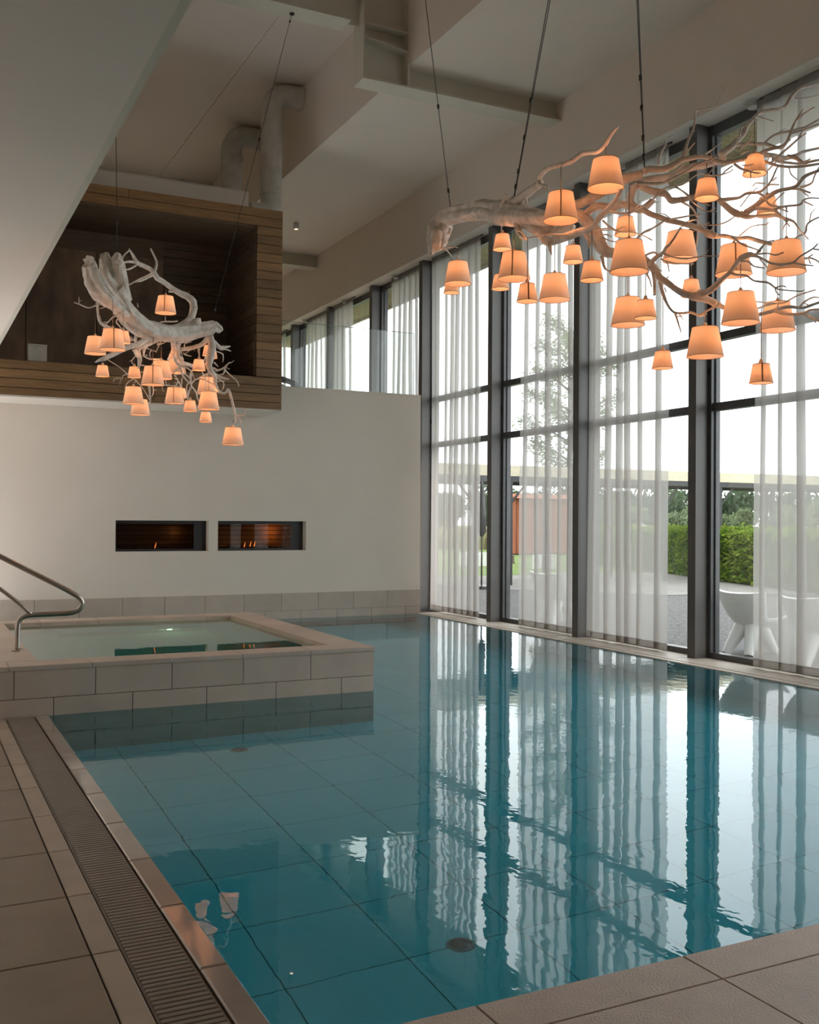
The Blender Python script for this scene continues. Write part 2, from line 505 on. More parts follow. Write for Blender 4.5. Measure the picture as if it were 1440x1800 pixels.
# --- raised warm basin
JX, JY0, JY1, JZ = 4.07, 8.97, 12.95, 0.42
IX0, IX1, IY0, IY1 = 1.04, 3.73, 9.27, 12.62
sp = thing('raised_basin', 'raised square warm basin clad in beige stone, rising out of the pool at left', 'hot tub', (0, 0, 0))
core = MB()
core.box(-1.2, JY0, -1.35, JX, IY0 - 0.02, JZ - 0.035).box(-1.2, IY1 + 0.02, -1.35, JX, JY1, JZ - 0.035)
core.box(IX1 + 0.02, IY0 - 0.02, -1.35, JX, IY1 + 0.02, JZ - 0.035).box(-1.2, IY0 - 0.02, -1.35, IX0 - 0.02, IY1 + 0.02, JZ - 0.035)
core.box(IX0 - 0.02, IY0 - 0.02, -1.35, IX1 + 0.02, IY1 + 0.02, -0.52)
core.build('core', GROUT, sp)
# inside: walls, bench, floor
MB().box(IX0 - 0.02, IY0 - 0.02, -0.52, IX1 + 0.02, IY0, JZ - 0.04).box(IX0 - 0.02, IY1, -0.52, IX1 + 0.02, IY1 + 0.02, JZ - 0.04)\
    .box(IX0 - 0.02, IY0, -0.52, IX0, IY1, JZ - 0.04).box(IX1, IY0, -0.52, IX1 + 0.02, IY1, JZ - 0.04).box(IX0, IY0, -0.52, IX1, IY1, -0.5).build('lining', SPAT, sp)
MB().box(IX1 - 0.5, IY0, -0.5, IX1, IY1, -0.05).box(IX0 + 0.55, IY1 - 0.5, -0.5, IX1 - 0.5, IY1, -0.05).build('bench', SPAT, sp)
MB().box(IX0, IY0 + 0.3, -0.5, IX0 + 0.4, IY0 + 1.4, -0.15).build('entry_step', SPAT, sp)
def rim_run(x0, y0, x1, y1, along):
    L = (x1 - x0) if along == 'x' else (y1 - y0)
    n = max(1, round(L / TW)); s = L / n
    for k in range(n):
        if along == 'x': tile(sp, STONE, x0 + k*s + 0.002, y0, JZ - 0.04, x0 + (k+1)*s - 0.002, y1, JZ, 'rim_slab', 0.005)
        else: tile(sp, STONE, x0, y0 + k*s + 0.002, JZ - 0.04, x1, y0 + (k+1)*s - 0.002, JZ, 'rim_slab', 0.005)
rim_run(-1.2, JY0 - 0.02, JX + 0.02, IY0, 'x'); rim_run(-1.2, IY1, JX + 0.02, JY1 + 0.02, 'x')
rim_run(IX1, IY0, JX + 0.02, IY1, 'y'); rim_run(-1.2, IY0, IX0, IY1, 'y')
rows = [(0.147, 0.378), (-0.18, 0.142), (-0.505, -0.185), (-0.83, -0.51), (-1.155, -0.835), (-1.35, -1.16)]
for r, (z0, z1) in enumerate(rows):
    e = JX + 0.012
    first = True
    while e > -1.1:
        wd = TW if (r % 2 == 0 or not first) else TW * 0.52
        tile(sp, STONE, e - wd + 0.003, JY0 - 0.012, z0, e - 0.003, JY0, z1, 'face_tile', 0)
        e -= wd; first = False
    e = JY0; first = True
    while e < JY1 - 0.05:
        wd = min(TW if (r % 2 == 0 or not first) else TW * 0.52, JY1 - e)
        tile(sp, STONE, JX, e + 0.003, z0, JX + 0.012, e + wd - 0.003, z1, 'face_tile', 0)
        tile(sp, STONE, JX - (e - JY0 + wd) + 0.003, JY1, z0, JX - (e - JY0) - 0.003, JY1 + 0.012, z1, 'face_tile', 0)
        e += wd; first = False
structure('spa_water', MB().quad((IX0, IY0, 0.378), (IX1, IY0, 0.378), (IX1, IY1, 0.378), (IX0, IY1, 0.378)), SPAW)
ul = thing('underwater_light', 'small bright underwater lamp on the floor of the raised basin', 'light', (2.83, 12.07, -0.05))
MB().lathe([(0.0, 0.012), (0.035, 0.012)], 16).build('lens', SPAE, ul)
MB().lathe([(0.035, 0.0), (0.035, 0.016), (0.055, 0.016), (0.055, 0.0)], 16).build('bezel', STEEL, ul, True, 40)
# handrail
hr = thing('handrail', 'stainless steel handrail bent around at the left end of the raised basin', 'handrail', (0.945, 10.0, JZ))
HX, HY = 0.945, 10.0
def hrp(l): return [(a - HX, 0, b - JZ) for a, b in l]
pts = hrp([(-0.6, 2.05), (0.787, 1.292), (1.30, 1.012), (1.44, 0.930), (1.50, 0.88), (1.515, 0.83), (1.48, 0.775), (1.40, 0.752), (1.25, 0.748), (1.06, 0.745), (0.99, 0.73), (0.955, 0.69), (0.945, 0.62), (0.943, 0.43)])
P, R_ = catmull(pts, [0.024] * len(pts), 0.03)
MB().tube(P, R_, 12).build('top_rail', STEEL, hr, True)
P, R_ = catmull(hrp([(-0.4, 1.94), (0.79, 0.995), (1.045, 0.765), (1.07, 0.745)]), [0.018] * 4, 0.05)
MB().tube(P, R_, 10).build('lower_rail', STEEL, hr, True)
MB().lathe([(0.055, 0.0), (0.055, 0.012), (0.03, 0.022), (0.026, 0.022)], 20).build('foot_flange', STEEL, hr, True, 40)

# --- back wall with two fireplaces let into it
F1, F2 = (2.917, 4.378), (4.53, 6.04)
FZ0, FZ1, FD = 1.128, 1.614, 0.185
ZP = 3.85
wb = MB()
for x0, x1, z0, z1 in ((-3, F1[0], -1.3, ZP), (F1[0], F2[1], -1.3, FZ0), (F1[0], F2[1], FZ1, ZP), (F1[1], F2[0], FZ0, FZ1), (F2[1], 8.19, -1.3, ZP)):
    wb.box(x0, YB, z0, x1, YB + 0.20, z1)
wall_back = structure('wall_back', wb, PLASTER)
MB().box(5.28, YB - 0.01, ZP, 8.193, YB + 0.21, ZP + 0.012).build('coping', PLASTER, wall_back)
bb = structure('baseboard_back', MB().box(-3, YB - 0.012, -1.3, 8.19, YB, 0.412), GROUT)
for r, (z0, z1) in enumerate(((0.130, 0.418), (-0.20, 0.126), (-0.53, -0.204))):
    e = 8.193 - (0 if r % 2 == 0 else 0.30)
    if r % 2: tile(bb, STONE, e + 0.003, YB - 0.022, z0, 8.19, YB - 0.01, z1, 'tile', 0)
    while e > -0.5:
        tile(bb, STONE, e - 0.645 + 0.003, YB - 0.022, z0, e - 0.003, YB - 0.01, z1, 'tile', 0); e -= 0.645
def fireplace(x0, x1, lab, flames, lit):
    f = thing('fireplace', lab, 'fireplace', (x0, YB, FZ0), 0, 'wall fireplaces')
    W, H = x1 - x0, FZ1 - FZ0
    fy = 0.155
    MB().box(0, fy, 0, W, fy + 0.03, 0.035).box(0, fy, H - 0.05, W, fy + 0.03, H).box(0, fy, 0.035, 0.04, fy + 0.03, H - 0.05).box(W - 0.20, fy, 0.035, W, fy + 0.03, H - 0.05).build('frame', BLACKM, f)
    MB().box(0.04, fy + 0.01, 0.035, W - 0.2, fy + 0.016, H - 0.05).build('glass_pane', FIREG, f)
    MB().box(0, fy + 0.03, -0.02, 0.01, fy + 0.5, H + 0.02).box(W - 0.01, fy + 0.03, -0.02, W, fy + 0.5, H + 0.02).box(0, fy + 0.03, H, W, fy + 0.5, H + 0.02)\
        .box(0, fy + 0.03, -0.02, W, fy + 0.5, 0.0).box(0, fy + 0.48, 0, W, fy + 0.5, H).build('firebox', BLACKGAP, f)
    n = 6
    for k in range(n):
        h = (H - 0.02) / n
        MB().box(0.03, fy + 0.44, 0.02 + k * h, W - 0.05, fy + 0.46, 0.02 + k * h + h * 0.86).build('back_slat', FIRELIT_SLATS if lit else WOODD, f)  # back slats: firelight is in the colour where lit, plain dark wood otherwise
    eb = MB()
    rr = random.Random(int(x0 * 100))
    for k in range(46):
        cx, cyy, r = rr.uniform(0.08, W - 0.25), fy + rr.uniform(0.08, 0.3), rr.uniform(0.015, 0.035)
        eb.box(cx - r, cyy - r, 0.0, cx + r, cyy + r, 0.03 + r * rr.uniform(0.6, 1.3))
    e = eb.build('ember_bed', EMBER, f); e['kind'] = 'stuff'
    for fx, fh in flames:
        MB().tube([(fx, fy + 0.15, 0.04), (fx + 0.005, fy + 0.15, 0.04 + fh * 0.3), (fx + 0.018, fy + 0.15, 0.04 + fh * 0.7), (fx + 0.022, fy + 0.15, 0.04 + fh)], [0.005, 0.009, 0.006, 0.001], 7).build('flame', FLAME, f, True)
    if True:
        l = bpy.data.lights.new('fire_glow', 'POINT'); l.energy = 0.9 if lit else 0.35; l.color = (1.0, 0.5, 0.2); l.shadow_soft_size = 0.05
        lo = bpy.data.objects.new('fire_glow', l); COL.objects.link(lo); lo.parent = f; lo.location = (W * 0.72, fy + 0.3, 0.3)
fireplace(*F1, 'left of two slot fireplaces in the white wall, darker with a single flame', [(0.67, 0.10)], False)
fireplace(*F2, 'right of two slot fireplaces in the white wall, orange slats and three flames', [(0.53, 0.10), (0.63, 0.115), (0.70, 0.11)], True)

# --- other walls, upper floor, ceilings
structure('wall_left', MB().box(-3.2, -3, -0.3, -3, 27, 9.2), PLASTER)
structure('wall_front', MB().box(-3.2, -3.2, -0.3, 9, -3, 9.2), PLASTER)
structure('wall_far', MB().box(-3.2, 27, -0.3, 9.0, 27.2, 9.2), PLASTER)
structure('floor_upper', MB().box(-3, YB + 0.2, 2.6, 8.19, 16.77, 2.9).box(-3, 16.77, 2.6, 8.5, 27, 2.9), PLASTER)
structure('wall_lower_side', MB().box(8.193, 16.77, -0.03, 8.5, 27, 2.6), PLASTER)
so = structure('ceiling_low', MB().box(-3, -3, 4.0, 1.10, YB, 4.3), SOFFITP)
MB().box(1.10, -3, 4.0, 1.148, YB, 4.3).build('edge_trim', STEELP, so)
structure('ceiling_high', MB().box(-3, -3, 8.94, 4.79, 27, 9.2).box(4.80, -3, 8.94, 5.94, 27, 9.2).box(4.7, -3, 8.955, 4.9, 27, 9.2), CEILP)
structure('ceiling_side', MB().box(5.94, -3, 7.67, 8.55, 27, 9.2).box(8.55, -3, 6.9, 9.5, 27, 9.2), PLASTER)
structure('trim_fascia', MB().box(8.37, -3, 6.44, 8.55, 27, 7.67), PLASTER)
structure('trim_soffit', MB().box(8.55, -3, 6.44, 8.86, 27, 6.9), PLASTER)

def portal_beam(Y):
    b = structure('beam', MB().box(5.94, Y + 0.15, 7.392, 8.37, Y + 0.17, 7.672), STEELP)
    MB().box(5.29, Y, 7.372, 8.372, Y + 0.32, 7.392).build('flange', STEELP, b)
    MB().box(5.29, Y + 0.15, 7.392, 5.94, Y + 0.17, 8.94).build('haunch_web', STEELP, b)
    MB().box(5.272, Y, 7.372, 5.29, Y + 0.32, 8.94).build('end_plate', STEELP, b)
    MB().box(5.915, Y, 7.392, 5.94, Y + 0.32, 8.94).build('end_plate', STEELP, b)
    MB().box(5.29, Y, 8.09, 5.915, Y + 0.32, 8.108).build('stiffener', STEELP, b)
    sv = MB(); sv.quad((5.29, Y, 7.93), (5.915, Y, 7.86), (5.915, Y + 0.15, 7.86), (5.29, Y + 0.15, 7.93)); sv.quad((5.29, Y, 7.912), (5.29, Y + 0.15, 7.912), (5.915, Y + 0.15, 7.842), (5.915, Y, 7.842))
    sv.quad((5.29, Y, 7.912), (5.915, Y, 7.842), (5.915, Y, 7.86), (5.29, Y, 7.93)); sv.build('stiffener', STEELP, b)
    MB().box(-3, Y + 0.15, 8.10, 5.272, Y + 0.17, 8.94).build('left_web', STEELP, b)
    MB().box(-3, Y, 8.082, 5.10, Y + 0.32, 8.10).build('left_flange', STEELP, b)
portal_beam(12.02)
portal_beam(21.6)

# --- facade: columns, frames, panes
def facade():
    for y in YC[1:]:
        structure('column', MB().cbox(XC, y, 0.0, XC + 0.19, y + 0.135, 6.44, 0.001), COLM)
    n = 0
    for a, b in zip(YC[1:-1], YC[2:]):
        n += 1
        wn = structure('window_%d' % n, MB().box(8.70, a - 0.055, 0.0, 8.84, a + 0.19, 6.44), FRAME)
        y0, y1 = a + 0.19, b - 0.055
        MB().box(8.71, y0, 6.31, 8.83, y1, 6.44).build('head_rail', FRAME, wn)
        MB().box(8.71, y0, 0.0, 8.83, y1, 0.075).build('sill_rail', FRAME, wn)
        for z in (2.985, 3.825):
            MB().box(8.72, y0, z, 8.82, y1, z + 0.095).build('transom', FRAME, wn)
        for z0, z1 in ((0.075, 2.985), (3.08, 3.825), (3.92, 6.31)):
            MB().box(8.770, y0, z0, 8.778, y1, z1).build('pane', PANE, wn)
        for q in (y0, y1 - 0.02):
            MB().box(8.755, q, 0.075, 8.795, q + 0.02, 6.31).build('glazing_bead', FRAME, wn)
        MB().box(8.69, b - 0.03, 3.42, 8.70, b - 0.005, 3.50).build('window_latch', BLACKM, wn)
facade()
structure('wall_right', MB().box(8.55, -3, -0.3, 8.75, YC[1] + 0.02, 6.9), PLASTER)  # solid stretch out of view, added to darken the near deck
# eave outside, boards across
ev = structure('roof_eave', MB().box(8.86, -1, 6.50, 9.78, 27, 6.9), BLACKGAP)
y = 4.0
while y < 27:
    tile(ev, EAVEW, 8.86, y + 0.006, 6.47, 9.78, y + 0.118, 6.50, 'board', 0); y += 0.124
MB().box(9.78, -1, 6.42, 9.83, 27, 6.95).build('gutter_board', CREAMW, ev)

# --- curtains
def curtain(y0, y1, z0, z1, seed, lab):
    c = thing('sheer_curtain', lab, 'curtain', (8.60, (y0 + y1) / 2, z0), 0, 'sheer curtains along the glass wall')
    r = random.Random(seed)
    L = y1 - y0
    nf = max(4, int(L / 0.24))
    cum = [0.0]
    for k in range(nf): cum.append(cum[-1] + r.uniform(0.55, 1.5))
    pitch = [(cum[k + 1] - cum[k]) / cum[-1] * L for k in range(nf)]
    back = [min(r.uniform(0.035, 0.095), pitch[k] * 0.75) for k in range(nf)]
    deep = [r.uniform(0.014, 0.034) for _ in range(nf)]
    def fold(t, zf):
        """knife pleats that double back on themselves; t in 0..1 along the rail, zf in 0..1 up the curtain -> y, x"""
        s = min(t * nf, nf - 1e-6); k = int(s); f = s - k
        p, b_, d_ = pitch[k], back[k] * (0.8 + 0.35 * (1 - zf)), deep[k]
        key = ((0.0, 0.0, 0.0), (0.22, p * 0.25, d_ * 0.4), (0.46, p * 0.55 + b_ / 2, d_), (0.54, p * 0.55 + b_ / 2, d_ * 0.5),
               (0.66, p * 0.55 - b_ / 2, -d_ * 0.5), (0.74, p * 0.55 - b_ / 2, -d_), (0.90, p * 0.85, -d_ * 0.4), (1.0, p, 0.0))
        for (f0, y0_, x0_), (f1, y1_, x1_) in zip(key[:-1], key[1:]):
            if f <= f1:
                q = (f - f0) / (f1 - f0); q = q * q * (3 - 2 * q) * 0.5 + q * 0.5
                y_ = y0_ + (y1_ - y0_) * q; x_ = x0_ + (x1_ - x0_) * q
                break
        yy = cum[k] / cum[-1] * L + y_ + 0.010 * math.sin(zf * 6 + k * 1.7) * (1 - zf)
        return yy - L / 2, -x_ + 0.012 * math.sin(zf * 4 + k)
    def sheet(za, zb, nz, dx):
        mb = MB(); nt_ = nf * 18
        for j in range(nz + 1):
            z = za + (zb - za) * j / nz
            zf = (z - z0) / (z1 - z0)
            for i in range(nt_ + 1):
                yy, xx = fold(i / nt_, zf)
                mb.v.append((xx + dx, yy, z - z0))
        for j in range(nz):
            for i in range(nt_):
                a = j * (nt_ + 1) + i
                mb.f.append((a, a + 1, a + nt_ + 2, a + nt_ + 1))
        return mb
    sheet(z0 + 0.07, z1 - 0.07, 16, 0).build('fabric', SHEER, c, True)
    sheet(z0, z0 + 0.085, 1, -0.002).build('hem', HEMM, c, True)
    sheet(z1 - 0.085, z1, 1, -0.002).build('heading_tape', HEMM, c, True)
    MB().box(0.01, -L / 2 - 0.02, z1 - z0 - 0.004, 0.03, L / 2 + 0.02, z1 - z0 + 0.02).build('curtain_rail', FRAME, c)
curtain(7.12, 8.53, 0.03, 6.42, 1, 'nearest sheer curtain, at the right edge, with the white chairs showing through')
curtain(9.99, 11.66, 0.03, 6.42, 2, 'wide sheer curtain between the third and fourth column, its free edge at right')
curtain(11.98, 13.42, 0.03, 6.42, 3, 'sheer curtain in front of the red shed and the tree')
curtain(14.66, 16.42, 0.03, 6.42, 4, 'sheer curtain against the white back wall, reaching down to the deck')
curtain(16.68, 18.16, 2.93, 6.42, 5, 'upper sheer curtain just left of the column above the white parapet end')
curtain(20.05, 21.17, 2.93, 6.42, 6, 'upper sheer curtain with a bulging edge beside the wide bare pane')
curtain(21.5, 22.9, 2.93, 6.42, 7, 'far upper sheer curtain between two grey posts near the wooden box')
curtain(24.35, 25.8, 2.93, 6.42, 8, 'farthest upper sheer curtain, only its edge showing beside the wooden box')

# round fittings under the soffit
for (x, y), lab in (((8.63, 8.60), 'round white soffit fitting above the nearest curtain'), ((8.63, 10.91), 'round white soffit fitting behind the topmost large lampshade'),
                    ((8.62, 13.35), 'round soffit fitting just above the thick trunk of the right branch'),
                    ((8.60, 17.91), 'round soffit fitting above the upper curtain left of the parapet column'), ((8.60, 20.48), 'round soffit fitting above the bulging upper curtain'),
                    ((8.60, 22.93), 'round soffit fitting farthest back, beside the wooden box')):
    s_ = thing('soffit_fitting', lab, 'fitting', (x, y, 6.44), 0, 'round fittings along the soffit')
    MB().lathe([(0.0, -0.012), (0.105, -0.012), (0.125, 0.0)], 28).build('flange', DUCTP, s_, True, 40)
    MB().lathe([(0.0, -0.075), (0.06, -0.075), (0.075, -0.065), (0.075, -0.012)], 24).build('nozzle', DUCTP, s_, True, 40)

# --- wooden box on the back wall
BX = (0.6, 5.28, 15.15, 16.85, 3.34, 6.49)
wbx = thing('wooden_box', 'large open fronted wood clad box projecting from the back wall, upper left', 'wooden box', (0, 0, 0))
MB().box(BX[0], 15.175, 6.21, BX[1] - 0.005, BX[3], 6.485).box(4.865, 15.175, 3.86, BX[1] - 0.005, 16.7, 6.21).box(BX[0], 15.175, 3.36, BX[1] - 0.005, YB - 0.003, 3.80)\
    .box(BX[0], 16.70, 3.86, BX[1], BX[3], 6.21).box(BX[0], YB - 0.003, 3.863, BX[1], 16.7, 3.88).box(BX[0] - 0.05, 15.17, 3.36, BX[0], BX[3], 6.49).build('carcass', BLACKGAP, wbx)
MB().box(BX[0], 15.15, 3.335, BX[1], YB - 0.003, 3.36).build('underside', PLASTER, wbx)
def plank(m, x0, y0, z0, x1, y1, z1): tile(wbx, m, x0, y0, z0, x1, y1, z1, 'plank', 0)
h = 0.138
for k in range(2):
    for a, b in ((BX[0], 2.9), (2.904, BX[1])): plank(WOOD, a, 15.15, 6.213 + k * h, b, 15.176, 6.213 + k * h + h - 0.010)
for k in range(4):
    for a, b in ((BX[0], 3.3), (3.304, BX[1])): plank(WOOD, a, 15.15, 3.343 + k * 0.1295, b, 15.176, 3.343 + k * 0.1295 + 0.1195)
for k in range(17):
    z = 3.864 + k * 0.138
    plank(WOOD, 4.868, 15.15, z, BX[1], 15.176, z + 0.128)
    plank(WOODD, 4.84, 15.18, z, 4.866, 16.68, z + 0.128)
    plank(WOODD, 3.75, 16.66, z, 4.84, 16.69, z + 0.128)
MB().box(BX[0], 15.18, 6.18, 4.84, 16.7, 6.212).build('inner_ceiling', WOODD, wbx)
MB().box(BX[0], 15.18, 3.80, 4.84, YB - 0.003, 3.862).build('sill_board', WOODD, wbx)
for k in range(3):
    xa = BX[0] + k * 1.05
    MB().box(xa, 16.60, 3.89, xa + 1.04, 16.63, 5.86).build('rust_panel', RUST, wbx)
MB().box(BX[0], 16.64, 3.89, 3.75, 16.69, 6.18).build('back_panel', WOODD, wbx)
lb = thing('linen_box', 'small pale upright box standing on the sill inside the wooden box', 'box', (1.70, 15.62, 3.863))
MB().cbox(-0.13, -0.1, 0, 0.13, 0.1, 0.27, 0.01).build('body', DUCTP, lb)
MB().box(-0.135, -0.105, 0.27, 0.135, 0.105, 0.29).build('lid', DUCTP, lb)

# plinth and ducts on top of the box
pl = thing('roof_plinth', 'long white plinth lying on top of the wooden box', 'plinth', (0, 0, 6.49))
MB().cbox(0.5, 15.7, 0.0, 4.895, 16.8, 0.385, 0.004).build('body', PLASTER, pl)
MB().box(0.5, 15.69, 0.385, 4.90, 16.81, 0.40).build('cover', PLASTER, pl)
def duct(y, path, r, lab, clampz):
    d = thing('ventilation_duct', lab, 'duct', path[0], 0, 'white ventilation ducts')
    b = Vector(path[0])
    P, R2 = catmull([Vector(p) - b for p in path], [r] * len(path), 0.06)
    MB().tube(P, R2, 28).build('pipe', DUCTP, d, True, 50)
    for z in clampz:
        MB().lathe([(r, -0.02), (r + 0.012, -0.015), (r + 0.012, 0.015), (r, 0.02)], 28, (path[len(path)//2][0] - b.x, 0, z - b.z)).build('clamp_ring', DUCTP, d, True, 40)
    e = path[-1]
    MB().lathe([(r, -0.03), (r + 0.03, -0.03), (r + 0.03, 0.0), (r, 0.0)], 28, (0, 0, 0)).build('wall_collar', DUCTP, d, True, 40).rotation_euler = (0, math.pi / 2, 0)
    d.children[-1].location = Vector(e) - b
duct(16.14, [(5.04, 16.14, 6.70), (5.17, 16.14, 6.70), (5.30, 16.14, 6.72), (5.39, 16.14, 6.80), (5.42, 16.14, 6.93), (5.42, 16.14, 7.4), (5.42, 16.14, 8.0), (5.42, 16.14, 8.40), (5.44, 16.14, 8.58), (5.52, 16.14, 8.70), (5.66, 16.14, 8.745), (5.93, 16.14, 8.75)], 0.178, 'nearer white duct rising from the wooden box and bending into the bulkhead', (8.35, 7.05))
duct(18.2, [(5.34, 18.2, 2.92), (5.34, 18.2, 4.5), (5.34, 18.2, 7.4), (5.34, 18.2, 8.36), (5.37, 18.2, 8.55), (5.46, 18.2, 8.68), (5.62, 18.2, 8.73), (5.93, 18.2, 8.735)], 0.19, 'farther white duct bending into the bulkhead behind the nearer one', (8.3,))
st = thing('ceiling_spot', 'small lit cylindrical spotlight under the side ceiling, right of the wooden box', 'spotlight', (7.08, 19.485, 7.67))
MB().lathe([(0.055, -0.0), (0.055, -0.13), (0.045, -0.13), (0.04, -0.11)], 20).build('housing', DUCTP, st, True, 40)
MB().lathe([(0.0, -0.112), (0.04, -0.112)], 16).build('lamp', SPOTE, st)

# --- glass balustrade on the parapet, gym machine behind it
gb = thing('glass_balustrade', 'frameless clear glass balustrade standing on the white parapet', 'balustrade', (0, 16.12, ZP + 0.012))
for x0, x1 in ((5.35, 7.425), (7.435, 8.09)):
    p_ = MB().box(x0, -0.006, 0, x1, 0.006, 1.10).build('glass_panel', RAILG, gb)
    MB().box(x0, -0.0065, 1.10, x1, 0.0065, 1.106).box(x1 - 0.004, -0.0065, 0, x1, 0.0065, 1.10).build('polished_edge', GEDGE, p_)
gm = thing('gym_machine', 'black curved top of a gym machine showing above the parapet beside the wooden box', 'gym machine', (5.85, 17.3, 2.9))
P, R2 = catmull([(-0.4, 0, 1.15), (-0.1, 0, 1.26), (0.2, 0, 1.25), (0.45, 0, 1.17), (0.70, 0, 0.98)], [0.05, 0.055, 0.055, 0.05, 0.03], 0.05)
MB().tube(P, R2, 12).build('hood', BLACKM, gm, True)
for s_ in (-0.25, 0.25):
    MB().box(-0.06, s_ - 0.03, 0.0, 0.04, s_ + 0.03, 1.02).build('upright', BLACKM, gm)
MB().box(-0.5, -0.3, 0.0, 0.6, 0.3, 0.15).build('base', BLACKM, gm)
P, R2 = catmull([(-0.2, -0.28, 1.05), (0.05, -0.28, 1.12), (0.25, -0.28, 1.04)], [0.015] * 3, 0.04)
MB().tube(P, R2, 8).build('handle', STEEL, gm, True)

# ================================================================ DRIFTWOOD CHANDELIERS
def driftwood(name, limbs, lab, seed):
    root = thing(name, lab, 'chandelier', (limbs[0][1][0], limbs[0][1][1], limbs[0][1][2]))
    base = Vector(root.location)
    tw = MB(); r = random.Random(seed)
    for li, (nm, d) in enumerate(limbs):
        pts = [Vector(d[i:i+3]) - base for i in range(0, len(d), 4)]
        rad = [max(d[i+3], 0.0035) for i in range(0, len(d), 4)]
        big = max(rad)
        P, R3 = catmull(pts, rad, max(0.010, big * (0.2 if big > 0.05 else 0.45)))
        n = 6 if big < 0.02 else (9 if big < 0.06 else 20)
        # gnarls: slight sideways wander
        for i in range(1, len(P) - 1):
            q = P[i] + base
            k = min(0.012, R3[i] * 0.5); fq = 8 if big < 0.03 else 2.5
            P[i] = P[i] + Vector((noise.noise(q * fq), noise.noise(q * fq + Vector((9, 0, 0))), noise.noise(q * fq + Vector((0, 9, 0))))) * k
        groove = None
        if nm == 'trunk':
            def groove(i, m, dv, p):
                k = 1 + 0.06 * math.sin(3 * math.atan2(dv.z, dv.x) + p.length * 3)
                return k
        spl = nm == 'splinter'
        mb = MB().tube(P, R3, 40 if nm == 'trunk' else (26 if spl else n), True, 0.34 if spl else (0.26 if nm == 'trunk' else 0.2 if big > 0.02 else 0.12), li * 3.1, groove)
        mb.build(nm, DRIFT, root, True, 70 if nm == 'trunk' else (42 if spl else None))
        # short side twigs
        if big < 0.09 and nm == 'branch':
            L = sum((P[i+1] - P[i]).length for i in range(len(P) - 1))
            for k in range(int(L * 3.2)):
                i = r.randrange(1, len(P) - 1)
                t = (P[i+1] - P[i-1]).normalized()
                v = (t * r.uniform(0.2, 0.9) + Vector((r.uniform(-1, 1), r.uniform(-1, 1), r.uniform(-0.8, 1)))).normalized()
                l = r.uniform(0.03, 0.10)
                q1 = P[i] + v * l * 0.5 + Vector((r.uniform(-1, 1), r.uniform(-1, 1), r.uniform(-1, 1))) * 0.012
                q2 = q1 + (v + Vector((r.uniform(-1, 1), r.uniform(-1, 1), r.uniform(-1, 1))) * 0.5).normalized() * l * 0.5
                tw.tube([P[i], q1, q2], [min(R3[i] * 0.6, 0.006), 0.0035, 0.0015], 5)
    tw.build('twigs', DRIFT, root, True, kind='stuff')
    return root
